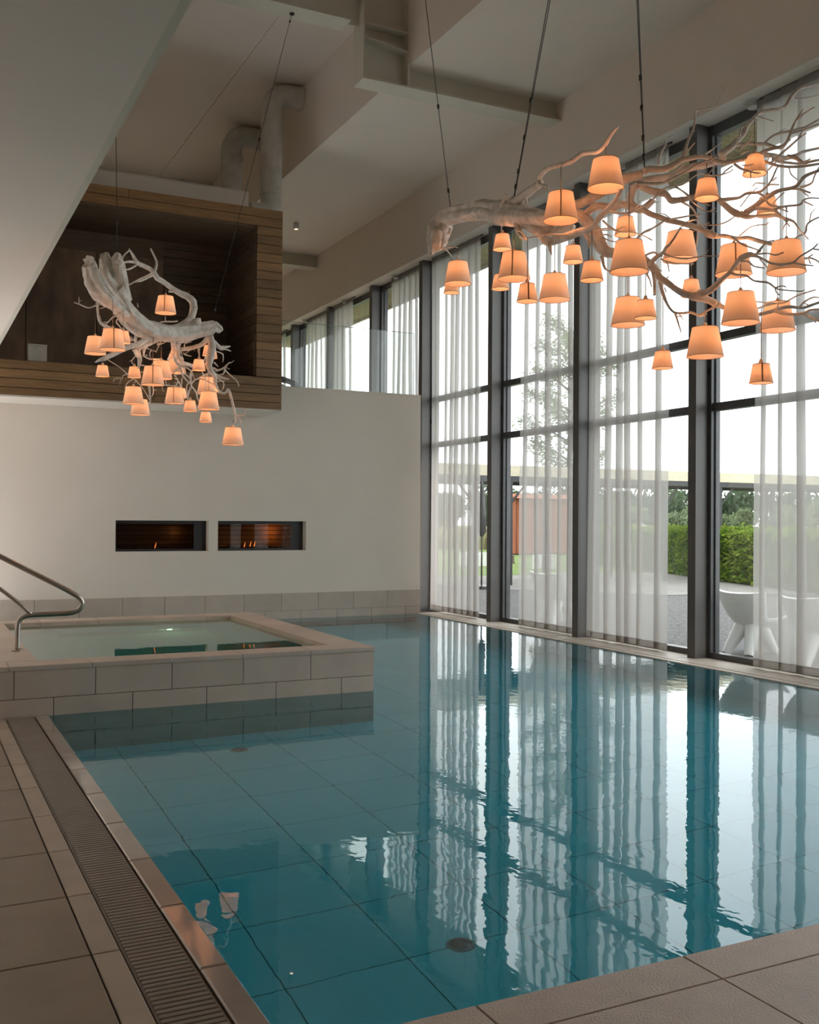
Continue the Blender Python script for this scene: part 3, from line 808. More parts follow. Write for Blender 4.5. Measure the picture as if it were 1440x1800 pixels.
RIGHT_LIMBS = [
('trunk',[4.264,8.022,4.061,0.0615,4.255,8.026,4.11,0.0833,4.258,8.024,4.18,0.0932,4.28,8.013,4.259,0.0932,4.311,7.926,4.345,0.0827,4.323,7.706,4.327,0.0886,4.32,7.434,4.277,0.0918,4.286,7.124,4.175,0.0941,4.231,6.814,4.066,0.0942,4.203,6.529,3.969,0.0809,4.188,6.295,3.888,0.0655,4.181,6.113,3.847,0.0561,4.172,5.935,3.807,0.0486,4.18,5.8,3.78,0.0424,4.189,5.709,3.719,0.0411,4.196,5.631,3.62,0.0407,4.201,5.575,3.524,0.0389,4.212,5.505,3.456,0.0342,4.227,5.441,3.432,0.031,4.255,5.348,3.406,0.0248,4.297,5.31,3.37,0.0247]),
('splinter',[4.183,8.007,4.008,0.0256,4.199,8.017,4.091,0.0435,4.224,8.023,4.175,0.0554,4.271,8.017,4.259,0.0496]),
('splinter',[4.271,7.952,4.065,0.0217,4.275,7.964,4.138,0.0434,4.289,7.967,4.219,0.0592,4.302,7.909,4.285,0.0589]),
('branch',[4.202,6.496,3.922,0.0587,4.202,6.316,3.826,0.046,4.21,6.125,3.746,0.0353,4.217,5.998,3.727,0.0316,4.235,5.926,3.73,0.0283]),
('branch',[4.186,6.263,3.887,0.0489,4.178,6.039,3.867,0.0397,4.176,5.834,3.858,0.0371,4.188,5.697,3.86,0.035,4.197,5.585,3.867,0.0345,4.217,5.467,3.892,0.034,4.237,5.375,3.905,0.0322,4.282,5.317,3.917,0.0291,4.324,5.279,3.927,0.0276]),
('branch',[4.328,5.275,3.939,0.0249,4.365,5.241,3.952,0.0238,4.425,5.186,3.948,0.0227,4.469,5.146,3.968,0.0206,4.505,5.112,4.0,0.0185,4.56,5.077,4.011,0.0154,4.611,5.045,4.017,0.0144,4.692,4.995,4.001,0.0133]),
('branch',[4.209,6.698,4.148,0.0447,4.199,6.618,4.064,0.0409,4.187,6.52,3.969,0.0353,4.175,6.423,3.87,0.0316,4.154,6.243,3.768,0.0325,4.142,6.124,3.672,0.0336,4.13,6.022,3.644,0.03,4.111,5.847,3.624,0.0278,4.11,5.677,3.62,0.0242,4.11,5.54,3.615,0.0208,4.105,5.449,3.657,0.019,4.115,5.322,3.712,0.0173,4.114,5.264,3.753,0.0157,4.108,5.233,3.786,0.0142]),
('branch',[4.212,6.717,4.085,0.046,4.188,6.507,4.114,0.0347,4.163,6.323,4.12,0.0279,4.142,6.211,4.114,0.0275,4.129,6.21,4.146,0.0216,4.11,6.087,4.169,0.0174,4.087,5.887,4.137,0.016,4.069,5.701,4.113,0.0156,4.063,5.571,4.121,0.0153,4.056,5.414,4.08,0.0132,4.048,5.318,4.094,0.0139,4.041,5.253,4.136,0.0138,4.038,5.167,4.158,0.0034]),
('branch',[4.129,6.2,4.099,0.0157,4.112,6.088,4.053,0.0126,4.097,6.038,4.006,0.0048]),
('branch',[4.146,6.424,4.076,0.0121,4.145,6.404,4.03,0.0101,4.147,6.424,4.011,0.004]),
('branch',[4.181,6.569,3.937,0.0287,4.141,6.506,3.834,0.0244,4.093,6.32,3.729,0.0119]),
('branch',[4.1,6.032,3.632,0.0172,4.085,6.003,3.575,0.0114,4.07,5.959,3.527,0.0038]),
('branch',[4.151,6.777,4.103,0.0147,4.118,6.654,4.137,0.0145,4.107,6.647,4.154,0.0083]),
('branch',[4.319,7.373,4.256,0.0158,4.315,7.313,4.285,0.0112]),
('branch',[4.069,5.559,3.568,0.0144,4.072,5.518,3.513,0.0143,4.072,5.532,3.467,0.0054]),
('branch',[4.188,5.708,3.764,0.0277,4.205,5.61,3.791,0.0256,4.234,5.5,3.756,0.0235,4.26,5.433,3.759,0.0233,4.299,5.383,3.733,0.025,4.353,5.353,3.715,0.0232,4.395,5.335,3.743,0.0232,4.436,5.317,3.788,0.0214]),
('branch',[4.363,5.382,3.911,0.0243,4.413,5.345,3.924,0.0253,4.47,5.302,3.936,0.0263,4.531,5.255,3.949,0.0283,4.591,5.209,3.974,0.0262,4.66,5.173,4.005,0.0241,4.73,5.137,4.016,0.022,4.795,5.104,4.037,0.022,4.851,5.077,4.059,0.0209]),
('branch',[4.098,5.141,3.781,0.012,4.129,5.085,3.786,0.011,4.183,5.006,3.765,0.0099,4.225,4.938,3.764,0.0084,4.246,4.889,3.806,0.0059,4.274,4.835,3.848,0.0029]),
('branch',[4.199,4.906,3.75,0.0078,4.209,4.861,3.758,0.0073,4.252,4.789,3.782,0.0068,4.294,4.732,3.819,0.0062,4.371,4.653,3.85,0.0057]),
('branch',[4.206,4.9,3.747,0.0073,4.229,4.825,3.687,0.0063,4.248,4.763,3.634,0.0062,4.27,4.704,3.582,0.0052,4.305,4.638,3.545,0.0024]),
('branch',[4.264,4.916,3.743,0.0059,4.275,4.836,3.678,0.0053,4.286,4.77,3.602,0.0048,4.291,4.707,3.547,0.0043,4.295,4.644,3.507,0.0038,4.299,4.581,3.514,0.0019]),
('branch',[4.264,4.603,3.492,0.0033,4.267,4.541,3.478,0.0019]),
('branch',[4.091,5.323,3.661,0.0082,4.096,5.159,3.607,0.009,4.124,5.077,3.62,0.008,4.157,4.989,3.65,0.0069,4.172,4.918,3.696,0.0059,4.193,4.841,3.708,0.0039]),
('branch',[4.343,5.332,3.875,0.022,4.404,5.262,3.825,0.0234,4.446,5.21,3.8,0.0218,4.473,5.172,3.752,0.0207,4.514,5.121,3.749,0.0195,4.571,5.073,3.762,0.0185,4.64,5.017,3.759,0.0174,4.689,4.976,3.741,0.0174,4.707,4.953,3.704,0.0194,4.751,4.914,3.654,0.0224,4.782,4.883,3.625,0.0223]),
('branch',[4.323,5.349,3.885,0.0272,4.302,5.378,3.806,0.0242,4.319,5.371,3.754,0.0189,4.367,5.337,3.714,0.0178,4.417,5.301,3.675,0.0188,4.489,5.244,3.644,0.0188,4.568,5.181,3.612,0.0177,4.659,5.132,3.58,0.0187,4.768,5.073,3.528,0.0177]),
('branch',[4.14,5.463,3.648,0.0074,4.129,5.372,3.581,0.0062,4.119,5.268,3.522,0.0056,4.128,5.159,3.491,0.005,4.149,5.084,3.46,0.003,4.173,5.006,3.409,0.002]),
('branch',[4.152,5.165,3.435,0.0071,4.256,5.184,3.514,0.0071,4.354,5.209,3.564,0.0067,4.468,5.22,3.632,0.0068]),
('branch',[4.487,5.203,3.635,0.0073,4.457,5.055,3.605,0.0061,4.47,4.896,3.586,0.004]),
('branch',[4.476,4.952,3.596,0.005,4.462,4.901,3.548,0.0025]),
('branch',[4.568,5.136,3.6,0.0072,4.576,5.041,3.566,0.0051,4.587,4.944,3.559,0.0025]),
('branch',[4.507,5.113,3.73,0.0092,4.605,5.132,3.713,0.0067,4.677,5.168,3.686,0.0052,4.739,5.209,3.666,0.0026]),
('branch',[4.342,4.984,3.77,0.006,4.4,4.978,3.787,0.0055,4.498,4.956,3.859,0.005,4.555,4.961,3.869,0.005,4.646,4.945,3.869,0.0046,4.745,4.923,3.906,0.0041,4.778,4.943,3.932,0.0031]),
('branch',[4.507,5.11,4.007,0.0139,4.544,5.126,4.075,0.0124,4.583,5.141,4.154,0.0093,4.636,5.148,4.249,0.0083,4.667,5.167,4.351,0.0068,4.703,5.185,4.385,0.0058,4.776,5.18,4.407,0.0053,4.855,5.171,4.445,0.0042,4.905,5.179,4.522,0.0037,4.946,5.193,4.589,0.0016]),
('branch',[4.395,5.213,3.985,0.0078,4.438,5.242,4.069,0.0073,4.494,5.26,4.142,0.0063,4.527,5.299,4.197,0.0047,4.598,5.304,4.241,0.0021]),
('branch',[4.421,5.19,3.987,0.0062,4.498,5.257,4.063,0.0031]),
('branch',[4.521,5.101,4.032,0.0077,4.516,5.043,4.059,0.0051,4.505,4.99,4.073,0.002]),
('branch',[4.632,5.15,4.223,0.0047,4.643,5.144,4.227,0.0031]),
('branch',[4.752,5.018,4.044,0.0227,4.834,5.012,4.103,0.0218,4.891,5.021,4.162,0.0198,4.949,5.03,4.207,0.0168,5.011,5.037,4.294,0.0137,5.082,5.037,4.37,0.0116,5.149,5.041,4.411,0.0127,5.248,5.025,4.439,0.0117,5.326,5.022,4.474,0.0107,5.39,5.027,4.553,0.0119,5.463,5.027,4.621,0.0097,5.556,5.015,4.651,0.0076,5.662,4.995,4.697,0.0055]),
('branch',[4.886,4.994,4.173,0.0073,4.91,4.999,4.242,0.0057,4.965,4.984,4.281,0.0052,5.012,4.975,4.325,0.0063]),
('branch',[5.049,5.012,4.355,0.0037,5.064,4.943,4.313,0.0031,5.065,4.883,4.277,0.0016]),
('branch',[4.869,5.005,4.127,0.0114,4.965,4.983,4.142,0.0104,5.066,4.958,4.151,0.0115,5.111,4.968,4.183,0.0105,5.174,4.967,4.23,0.0095,5.268,4.946,4.266,0.0095,5.384,4.912,4.296,0.0085,5.452,4.908,4.334,0.0075,5.543,4.889,4.397,0.0053]),
('branch',[5.028,4.907,4.127,0.0124,5.084,4.832,4.086,0.0103,5.091,4.787,4.109,0.0102,5.082,4.752,4.114,0.0081]),
('branch',[5.168,4.819,4.19,0.0072,5.254,4.807,4.221,0.0067,5.37,4.775,4.273,0.0057,5.431,4.777,4.3,0.0042]),
('branch',[4.687,4.757,3.925,0.0149,4.735,4.693,3.938,0.0128,4.758,4.644,3.955,0.0108,4.816,4.572,3.966,0.0097,4.826,4.531,3.993,0.0087,4.827,4.495,4.054,0.0077,4.824,4.462,4.09,0.0062,4.836,4.419,4.146,0.0033]),
('branch',[4.841,4.477,4.098,0.0053,4.828,4.394,4.114,0.0047,4.811,4.313,4.113,0.0028]),
('branch',[4.83,4.668,3.896,0.0079,4.844,4.599,3.935,0.0073,4.853,4.532,3.964,0.0063,4.865,4.463,3.997,0.0053,4.853,4.41,3.998,0.0024]),
('branch',[4.893,4.507,4.001,0.0048,4.91,4.495,4.047,0.0024]),
('branch',[4.602,4.931,3.956,0.0182,4.643,4.868,3.933,0.014,4.715,4.785,3.934,0.0159,4.762,4.719,3.925,0.0129,4.807,4.652,3.882,0.0098,4.848,4.589,3.855,0.0088,4.912,4.511,3.836,0.0087,4.951,4.449,3.832,0.0077,4.981,4.392,3.834,0.0058]),
('branch',[4.942,4.96,4.058,0.0145,5.04,4.96,4.079,0.0167,5.143,4.957,4.082,0.0157,5.247,4.953,4.09,0.018,5.352,4.949,4.117,0.0149,5.439,4.955,4.16,0.0107,5.585,4.926,4.207,0.0065]),
('branch',[5.187,4.87,4.059,0.0156,5.224,4.832,4.042,0.0145,5.253,4.799,4.003,0.0114,5.286,4.763,4.005,0.0093,5.344,4.712,4.014,0.0062]),
('branch',[4.991,4.81,3.992,0.0092,5.063,4.806,3.982,0.0092,5.148,4.793,3.984,0.0082,5.225,4.786,3.992,0.0072]),
('branch',[5.238,4.778,4.002,0.0062,5.192,4.685,3.986,0.003]),
('branch',[4.715,4.861,3.932,0.0091,4.685,4.775,3.871,0.0079,4.657,4.686,3.824,0.0068,4.632,4.596,3.778,0.0053,4.59,4.517,3.747,0.0028]),
('branch',[4.578,4.585,3.778,0.0048,4.579,4.585,3.735,0.0029]),
('branch',[4.684,4.76,3.886,0.004,4.638,4.668,3.847,0.0039,4.59,4.577,3.819,0.0019]),
('branch',[4.711,5.105,3.93,0.0062,4.765,5.031,3.921,0.0062,4.766,4.99,3.935,0.0057,4.78,4.941,3.955,0.0051]),
('branch',[4.924,4.61,3.866,0.0044,4.976,4.639,3.836,0.004,5.052,4.652,3.817,0.0025]),
('branch',[5.1,4.684,3.788,0.0071,5.118,4.611,3.795,0.0055,5.094,4.565,3.822,0.005,5.078,4.514,3.863,0.0034]),
('branch',[5.339,4.953,4.505,0.0048,5.454,4.943,4.526,0.0043,5.555,4.941,4.563,0.0027]),
('branch',[4.813,4.92,4.044,0.0051,4.805,4.864,4.065,0.0041,4.797,4.808,4.076,0.002]),
('branch',[4.8,4.928,4.049,0.0046,4.83,4.909,4.089,0.0026]),
('branch',[4.631,5.033,4.034,0.0082,4.722,5.066,4.091,0.0052,4.822,5.093,4.164,0.0026]),
('branch',[4.822,4.915,4.028,0.0072,4.794,4.811,4.015,0.004]),
('branch',[4.801,4.871,3.631,0.0223,4.839,4.827,3.655,0.0202,4.867,4.789,3.694,0.0161,4.896,4.75,3.718,0.0141,4.941,4.702,3.746,0.0125,5.006,4.641,3.763,0.012,5.021,4.611,3.792,0.0109,5.036,4.581,3.822,0.0109,5.091,4.526,3.844,0.0099,5.126,4.484,3.859,0.0069]),
('branch',[5.024,4.671,3.764,0.007,5.002,4.593,3.733,0.0064,4.995,4.507,3.688,0.0049]),
('branch',[5.03,4.606,3.732,0.0035,5.027,4.548,3.68,0.0015]),
('branch',[4.784,4.881,3.632,0.0203,4.808,4.837,3.6,0.0151,4.831,4.792,3.594,0.009,4.862,4.743,3.59,0.01,4.9,4.689,3.586,0.0109,4.922,4.645,3.558,0.0089,4.952,4.596,3.524,0.0069,4.965,4.558,3.462,0.0039,4.988,4.514,3.4,0.002]),
('branch',[4.851,4.84,3.658,0.0152,4.851,4.739,3.628,0.011,4.841,4.645,3.591,0.0098,4.809,4.564,3.535,0.0049]),
('branch',[4.807,4.625,3.581,0.0078,4.878,4.617,3.613,0.0069,4.987,4.585,3.633,0.0064,5.03,4.594,3.669,0.0059,5.091,4.593,3.692,0.005,5.185,4.571,3.695,0.0035]),
('branch',[5.082,4.635,3.68,0.005,5.048,4.535,3.623,0.0025]),
('branch',[4.903,4.627,3.541,0.0044,4.932,4.609,3.495,0.0015]),
('branch',[4.687,4.941,3.713,0.0142,4.744,4.854,3.715,0.0086,4.753,4.796,3.727,0.009,4.779,4.728,3.719,0.0084,4.779,4.676,3.724,0.0074,4.783,4.622,3.76,0.0059,4.777,4.572,3.818,0.0053,4.76,4.531,3.824,0.0029]),
('branch',[4.841,4.724,3.757,0.006,4.847,4.69,3.768,0.005,4.874,4.642,3.757,0.002]),
('branch',[4.84,4.664,3.784,0.0049,4.821,4.614,3.786,0.0024]),
('branch',[4.804,4.747,3.726,0.007,4.786,4.683,3.683,0.0059,4.76,4.624,3.623,0.0059,4.736,4.563,3.588,0.0058,4.747,4.48,3.555,0.0029]),
('branch',[4.727,4.554,3.587,0.0043,4.689,4.487,3.594,0.0043,4.669,4.407,3.611,0.0023]),
('branch',[4.747,4.542,3.569,0.0039,4.767,4.468,3.526,0.0019]),
('branch',[4.931,5.031,3.734,0.0042,4.963,4.98,3.803,0.0042,4.987,4.935,3.841,0.0031]),
('branch',[4.679,5.127,3.605,0.0052,4.738,5.051,3.593,0.0047,4.773,4.989,3.602,0.0046,4.804,4.929,3.637,0.0046]),
('branch',[4.812,4.802,3.786,0.005,4.833,4.789,3.805,0.004,4.879,4.76,3.799,0.004]),
('branch',[5.027,4.672,3.434,0.008,5.087,4.683,3.47,0.0071,5.155,4.688,3.51,0.0066,5.199,4.709,3.577,0.0061,5.29,4.701,3.626,0.0046,5.356,4.709,3.64,0.0036]),
('branch',[4.706,5.111,3.542,0.0166,4.759,5.095,3.529,0.0156,4.833,5.065,3.537,0.0156,4.909,5.036,3.523,0.0146,4.971,5.014,3.531,0.0146,5.037,4.989,3.518,0.0147,5.104,4.965,3.5,0.0136,5.167,4.943,3.484,0.0126,5.256,4.905,3.452,0.0105,5.336,4.872,3.407,0.0079,5.39,4.855,3.409,0.0058,5.458,4.83,3.375,0.0032]),
('branch',[5.34,4.842,3.398,0.0042,5.29,4.752,3.397,0.0021]),
('branch',[5.349,4.837,3.395,0.0037,5.28,4.759,3.338,0.0015]),
('branch',[4.816,4.983,3.509,0.0082,4.828,4.932,3.462,0.0072,4.83,4.885,3.43,0.0066,4.861,4.821,3.393,0.0051,4.858,4.778,3.368,0.004]),
('branch',[4.891,4.997,3.525,0.0052,4.897,4.913,3.558,0.0041,4.881,4.842,3.553,0.0041,4.889,4.756,3.54,0.003]),
('branch',[4.885,4.759,3.54,0.003,4.898,4.751,3.552,0.002]),
('branch',[4.543,4.976,3.107,0.0232,4.539,4.929,3.1,0.0221,4.552,4.872,3.122,0.0199,4.563,4.815,3.162,0.0163,4.578,4.756,3.2,0.0147,4.576,4.707,3.233,0.0132,4.574,4.659,3.266,0.0121,4.587,4.601,3.281,0.0106,4.588,4.55,3.264,0.0081,4.58,4.505,3.289,0.0057,4.58,4.455,3.314,0.0047,4.584,4.403,3.312,0.0023]),
('branch',[4.563,4.66,3.248,0.0106,4.581,4.595,3.262,0.0096,4.583,4.539,3.249,0.0086,4.585,4.484,3.218,0.0071,4.583,4.432,3.187,0.0066,4.606,4.363,3.167,0.0065,4.624,4.297,3.162,0.0064,4.623,4.244,3.186,0.005,4.646,4.174,3.218,0.0041,4.634,4.127,3.233,0.0018]),
('branch',[4.637,4.309,3.166,0.0051,4.647,4.242,3.141,0.0046,4.655,4.176,3.122,0.0023]),
('branch',[4.654,4.175,3.217,0.0036,4.688,4.154,3.212,0.0023]),
('branch',[4.571,4.655,3.243,0.0068,4.573,4.593,3.229,0.0058,4.564,4.539,3.187,0.0052,4.577,4.47,3.162,0.0033]),
('branch',[4.556,4.726,3.186,0.0107,4.556,4.673,3.165,0.0082,4.568,4.613,3.149,0.0072,4.579,4.553,3.104,0.0062,4.612,4.479,3.083,0.0066,4.614,4.425,3.044,0.0052,4.607,4.376,3.019,0.0042,4.668,4.284,2.998,0.0028,4.65,4.242,2.994,0.0018]),
('branch',[4.594,4.399,3.034,0.0042,4.609,4.359,3.037,0.0037,4.605,4.332,3.024,0.0018]),
('branch',[4.592,4.401,3.032,0.0037,4.579,4.379,3.002,0.0037,4.573,4.352,2.98,0.0018]),
('branch',[4.534,4.496,3.245,0.0057,4.55,4.425,3.238,0.0047,4.554,4.362,3.213,0.0051,4.553,4.301,3.216,0.0028]),
('branch',[4.628,4.558,3.245,0.0043,4.744,4.607,3.211,0.0024]),
('branch',[4.578,5.014,3.098,0.0234,4.62,5.016,3.092,0.023,4.691,4.999,3.076,0.0205,4.755,4.988,3.049,0.0174,4.84,4.963,3.022,0.0144,4.925,4.937,3.0,0.0129,4.993,4.923,3.009,0.0124,5.096,4.886,3.039,0.0135,5.182,4.861,3.063,0.0114,5.281,4.827,3.061,0.0094,5.355,4.808,3.086,0.0094,5.441,4.782,3.121,0.0063]),
('branch',[5.051,4.843,3.021,0.0113,5.07,4.795,2.999,0.0112,5.105,4.737,2.987,0.0102,5.136,4.681,2.985,0.0101,5.145,4.639,2.998,0.008,5.191,4.574,3.001,0.005]),
('branch',[5.168,4.71,2.993,0.0081,5.13,4.612,2.942,0.0075,5.111,4.503,2.896,0.0049]),
('branch',[5.138,4.607,2.939,0.004,5.151,4.6,2.912,0.002]),
('branch',[4.606,5.058,2.991,0.0072,4.635,5.032,3.01,0.0072,4.668,5.003,3.033,0.0077,4.71,4.969,3.054,0.0092]),
('branch',[5.221,4.798,3.053,0.0062,5.193,4.734,3.071,0.0056,5.186,4.657,3.086,0.0045,5.166,4.589,3.071,0.003]),
('branch',[4.911,4.869,3.073,0.0041,4.931,4.808,3.059,0.0041,4.959,4.742,3.042,0.0045,4.973,4.685,3.04,0.0045,5.011,4.612,3.075,0.004,5.068,4.527,3.098,0.002]),
('branch',[4.994,4.938,3.048,0.0052,4.991,4.88,3.053,0.0051,5.02,4.801,3.06,0.0041]),
('branch',[4.277,5.259,3.357,0.0258,4.31,5.22,3.329,0.0267,4.34,5.185,3.276,0.0277,4.362,5.157,3.226,0.0245,4.409,5.105,3.17,0.0234,4.459,5.05,3.123,0.0228,4.501,5.017,3.101,0.0228,4.531,4.991,3.099,0.0222,4.568,4.96,3.097,0.0222]),
('branch',[4.489,5.01,3.095,0.0212,4.538,4.999,3.081,0.0213,4.592,4.986,3.074,0.0213,4.655,4.967,3.051,0.0183]),
('branch',[4.26,5.136,3.299,0.0152,4.247,5.067,3.315,0.014,4.243,4.988,3.331,0.0109,4.218,4.929,3.349,0.0098,4.196,4.867,3.351,0.0073,4.193,4.786,3.412,0.0058,4.158,4.736,3.407,0.0038]),
('branch',[4.235,4.877,3.387,0.0059,4.242,4.87,3.406,0.0039]),
('branch',[4.141,5.475,3.411,0.0137,4.133,5.446,3.351,0.0089,4.128,5.414,3.312,0.0073,4.124,5.371,3.289,0.0052]),
('branch',[4.374,5.172,3.205,0.0144,4.396,5.173,3.141,0.0134,4.428,5.164,3.07,0.0093,4.471,5.145,3.014,0.0087,4.521,5.119,3.004,0.0093,4.578,5.101,3.012,0.0088,4.639,5.08,2.993,0.0077,4.679,5.073,3.011,0.0072]),
('branch',[4.483,5.144,3.005,0.0093,4.444,5.076,2.943,0.0066,4.409,5.003,2.852,0.0025]),
('branch',[4.496,5.133,2.984,0.0041,4.482,5.075,2.975,0.0025]),
('branch',[4.312,5.159,3.252,0.0133,4.268,5.095,3.162,0.0101,4.219,5.037,3.078,0.0085]),
('branch',[4.348,5.265,3.268,0.0073,4.363,5.252,3.231,0.0047,4.371,5.245,3.186,0.0021]),
('branch',[4.372,5.311,3.406,0.0068,4.358,5.208,3.403,0.0067,4.325,5.122,3.357,0.0066,4.284,5.043,3.329,0.006]),
('branch',[4.258,4.998,3.335,0.0075,4.295,4.945,3.305,0.0059,4.345,4.887,3.289,0.0049,4.434,4.816,3.297,0.0039,4.498,4.761,3.292,0.0029]),
('branch',[4.281,5.047,3.314,0.006,4.242,4.942,3.259,0.0044,4.184,4.856,3.181,0.0029]),
('branch',[4.288,5.04,3.304,0.0045,4.386,5.02,3.291,0.004,4.504,4.998,3.297,0.003]),
('branch',[4.315,5.156,3.287,0.0051,4.283,5.045,3.237,0.003]),
('branch',[4.43,5.191,3.179,0.0036,4.44,5.182,3.147,0.0015]),
('branch',[4.36,4.907,3.297,0.003,4.362,4.906,3.285,0.002]),
('branch',[4.199,5.592,3.582,0.0054,4.178,5.477,3.562,0.0053,4.157,5.391,3.525,0.0021]),
('branch',[4.202,5.544,3.566,0.0048,4.181,5.464,3.522,0.0042,4.164,5.362,3.484,0.0021]),
('branch',[4.2,5.576,3.616,0.0048,4.152,5.414,3.573,0.0021]),
('branch',[4.271,7.952,4.065,0.011,4.3,7.84,4.061,0.006,4.31,7.744,4.028,0.0045]),
('branch',[4.255,8.026,4.11,0.011,4.374,8.082,4.1,0.006,4.473,8.153,4.062,0.0045]),
('branch',[4.22,6.7,4.027,0.011,4.192,6.712,3.997,0.006,4.145,6.741,3.938,0.0045]),
('branch',[4.093,6.32,3.729,0.0095,4.035,6.288,3.762,0.006,3.957,6.272,3.767,0.0045]),
('branch',[4.264,7.0,4.131,0.011,4.301,7.016,4.049,0.006,4.319,7.047,3.938,0.0045]),
('branch',[4.111,5.779,3.622,0.011,3.942,5.772,3.606,0.006,3.754,5.78,3.562,0.0045]),
('branch',[4.202,6.352,3.845,0.011,4.307,6.362,3.821,0.006,4.392,6.387,3.768,0.0045]),
('branch',[4.069,5.701,4.113,0.011,4.034,5.7,4.103,0.006,3.979,5.716,4.064,0.0045]),
('branch',[4.21,6.125,3.746,0.011,4.302,6.117,3.751,0.006,4.374,6.125,3.727,0.0045]),
('branch',[4.119,5.268,3.522,0.0045,4.018,5.253,3.524,0.006,3.897,5.254,3.498,0.0045]),
('branch',[4.325,4.7,3.831,0.0048,4.333,4.684,3.836,0.006,4.321,4.683,3.813,0.0045]),
('branch',[4.797,4.808,4.076,0.0016,4.781,4.756,4.146,0.006,4.746,4.72,4.189,0.0045]),
('branch',[4.244,5.473,3.757,0.011,4.321,5.492,3.811,0.006,4.378,5.527,3.836,0.0045]),
('branch',[5.226,4.954,4.088,0.011,5.239,5.012,4.078,0.006,5.232,5.086,4.039,0.0045]),
('branch',[4.123,5.096,3.785,0.009,4.079,5.057,3.772,0.006,4.015,5.033,3.73,0.0045]),
('branch',[4.739,5.209,3.666,0.0021,4.745,5.287,3.685,0.006,4.732,5.382,3.676,0.0045]),
('branch',[4.894,5.042,3.526,0.011,4.895,5.027,3.527,0.006,4.876,5.029,3.5,0.0045]),
('branch',[4.864,4.619,3.607,0.0057,4.88,4.593,3.605,0.006,4.876,4.584,3.575,0.0045]),
('branch',[4.739,5.209,3.666,0.0021,4.955,5.466,3.609,0.006,5.151,5.74,3.524,0.0045]),
('branch',[4.578,4.746,3.207,0.011,4.646,4.757,3.257,0.006,4.695,4.783,3.28,0.0045]),
('branch',[5.304,4.885,3.425,0.0072,5.351,5.001,3.399,0.006,5.378,5.132,3.345,0.0045]),
('branch',[4.203,5.561,3.51,0.011,4.383,5.624,3.467,0.006,4.543,5.703,3.396,0.0045]),
('branch',[4.348,5.265,3.268,0.0058,4.361,5.267,3.302,0.006,4.355,5.286,3.308,0.0045]),
('branch',[4.634,5.013,3.089,0.011,4.646,5.016,3.09,0.006,4.638,5.036,3.064,0.0045]),
('branch',[4.372,5.311,3.406,0.0054,4.546,5.407,3.381,0.006,4.7,5.52,3.327,0.0045]),
('branch',[4.953,4.755,3.045,0.0035,4.884,4.723,3.035,0.006,4.794,4.707,2.996,0.0045]),
]
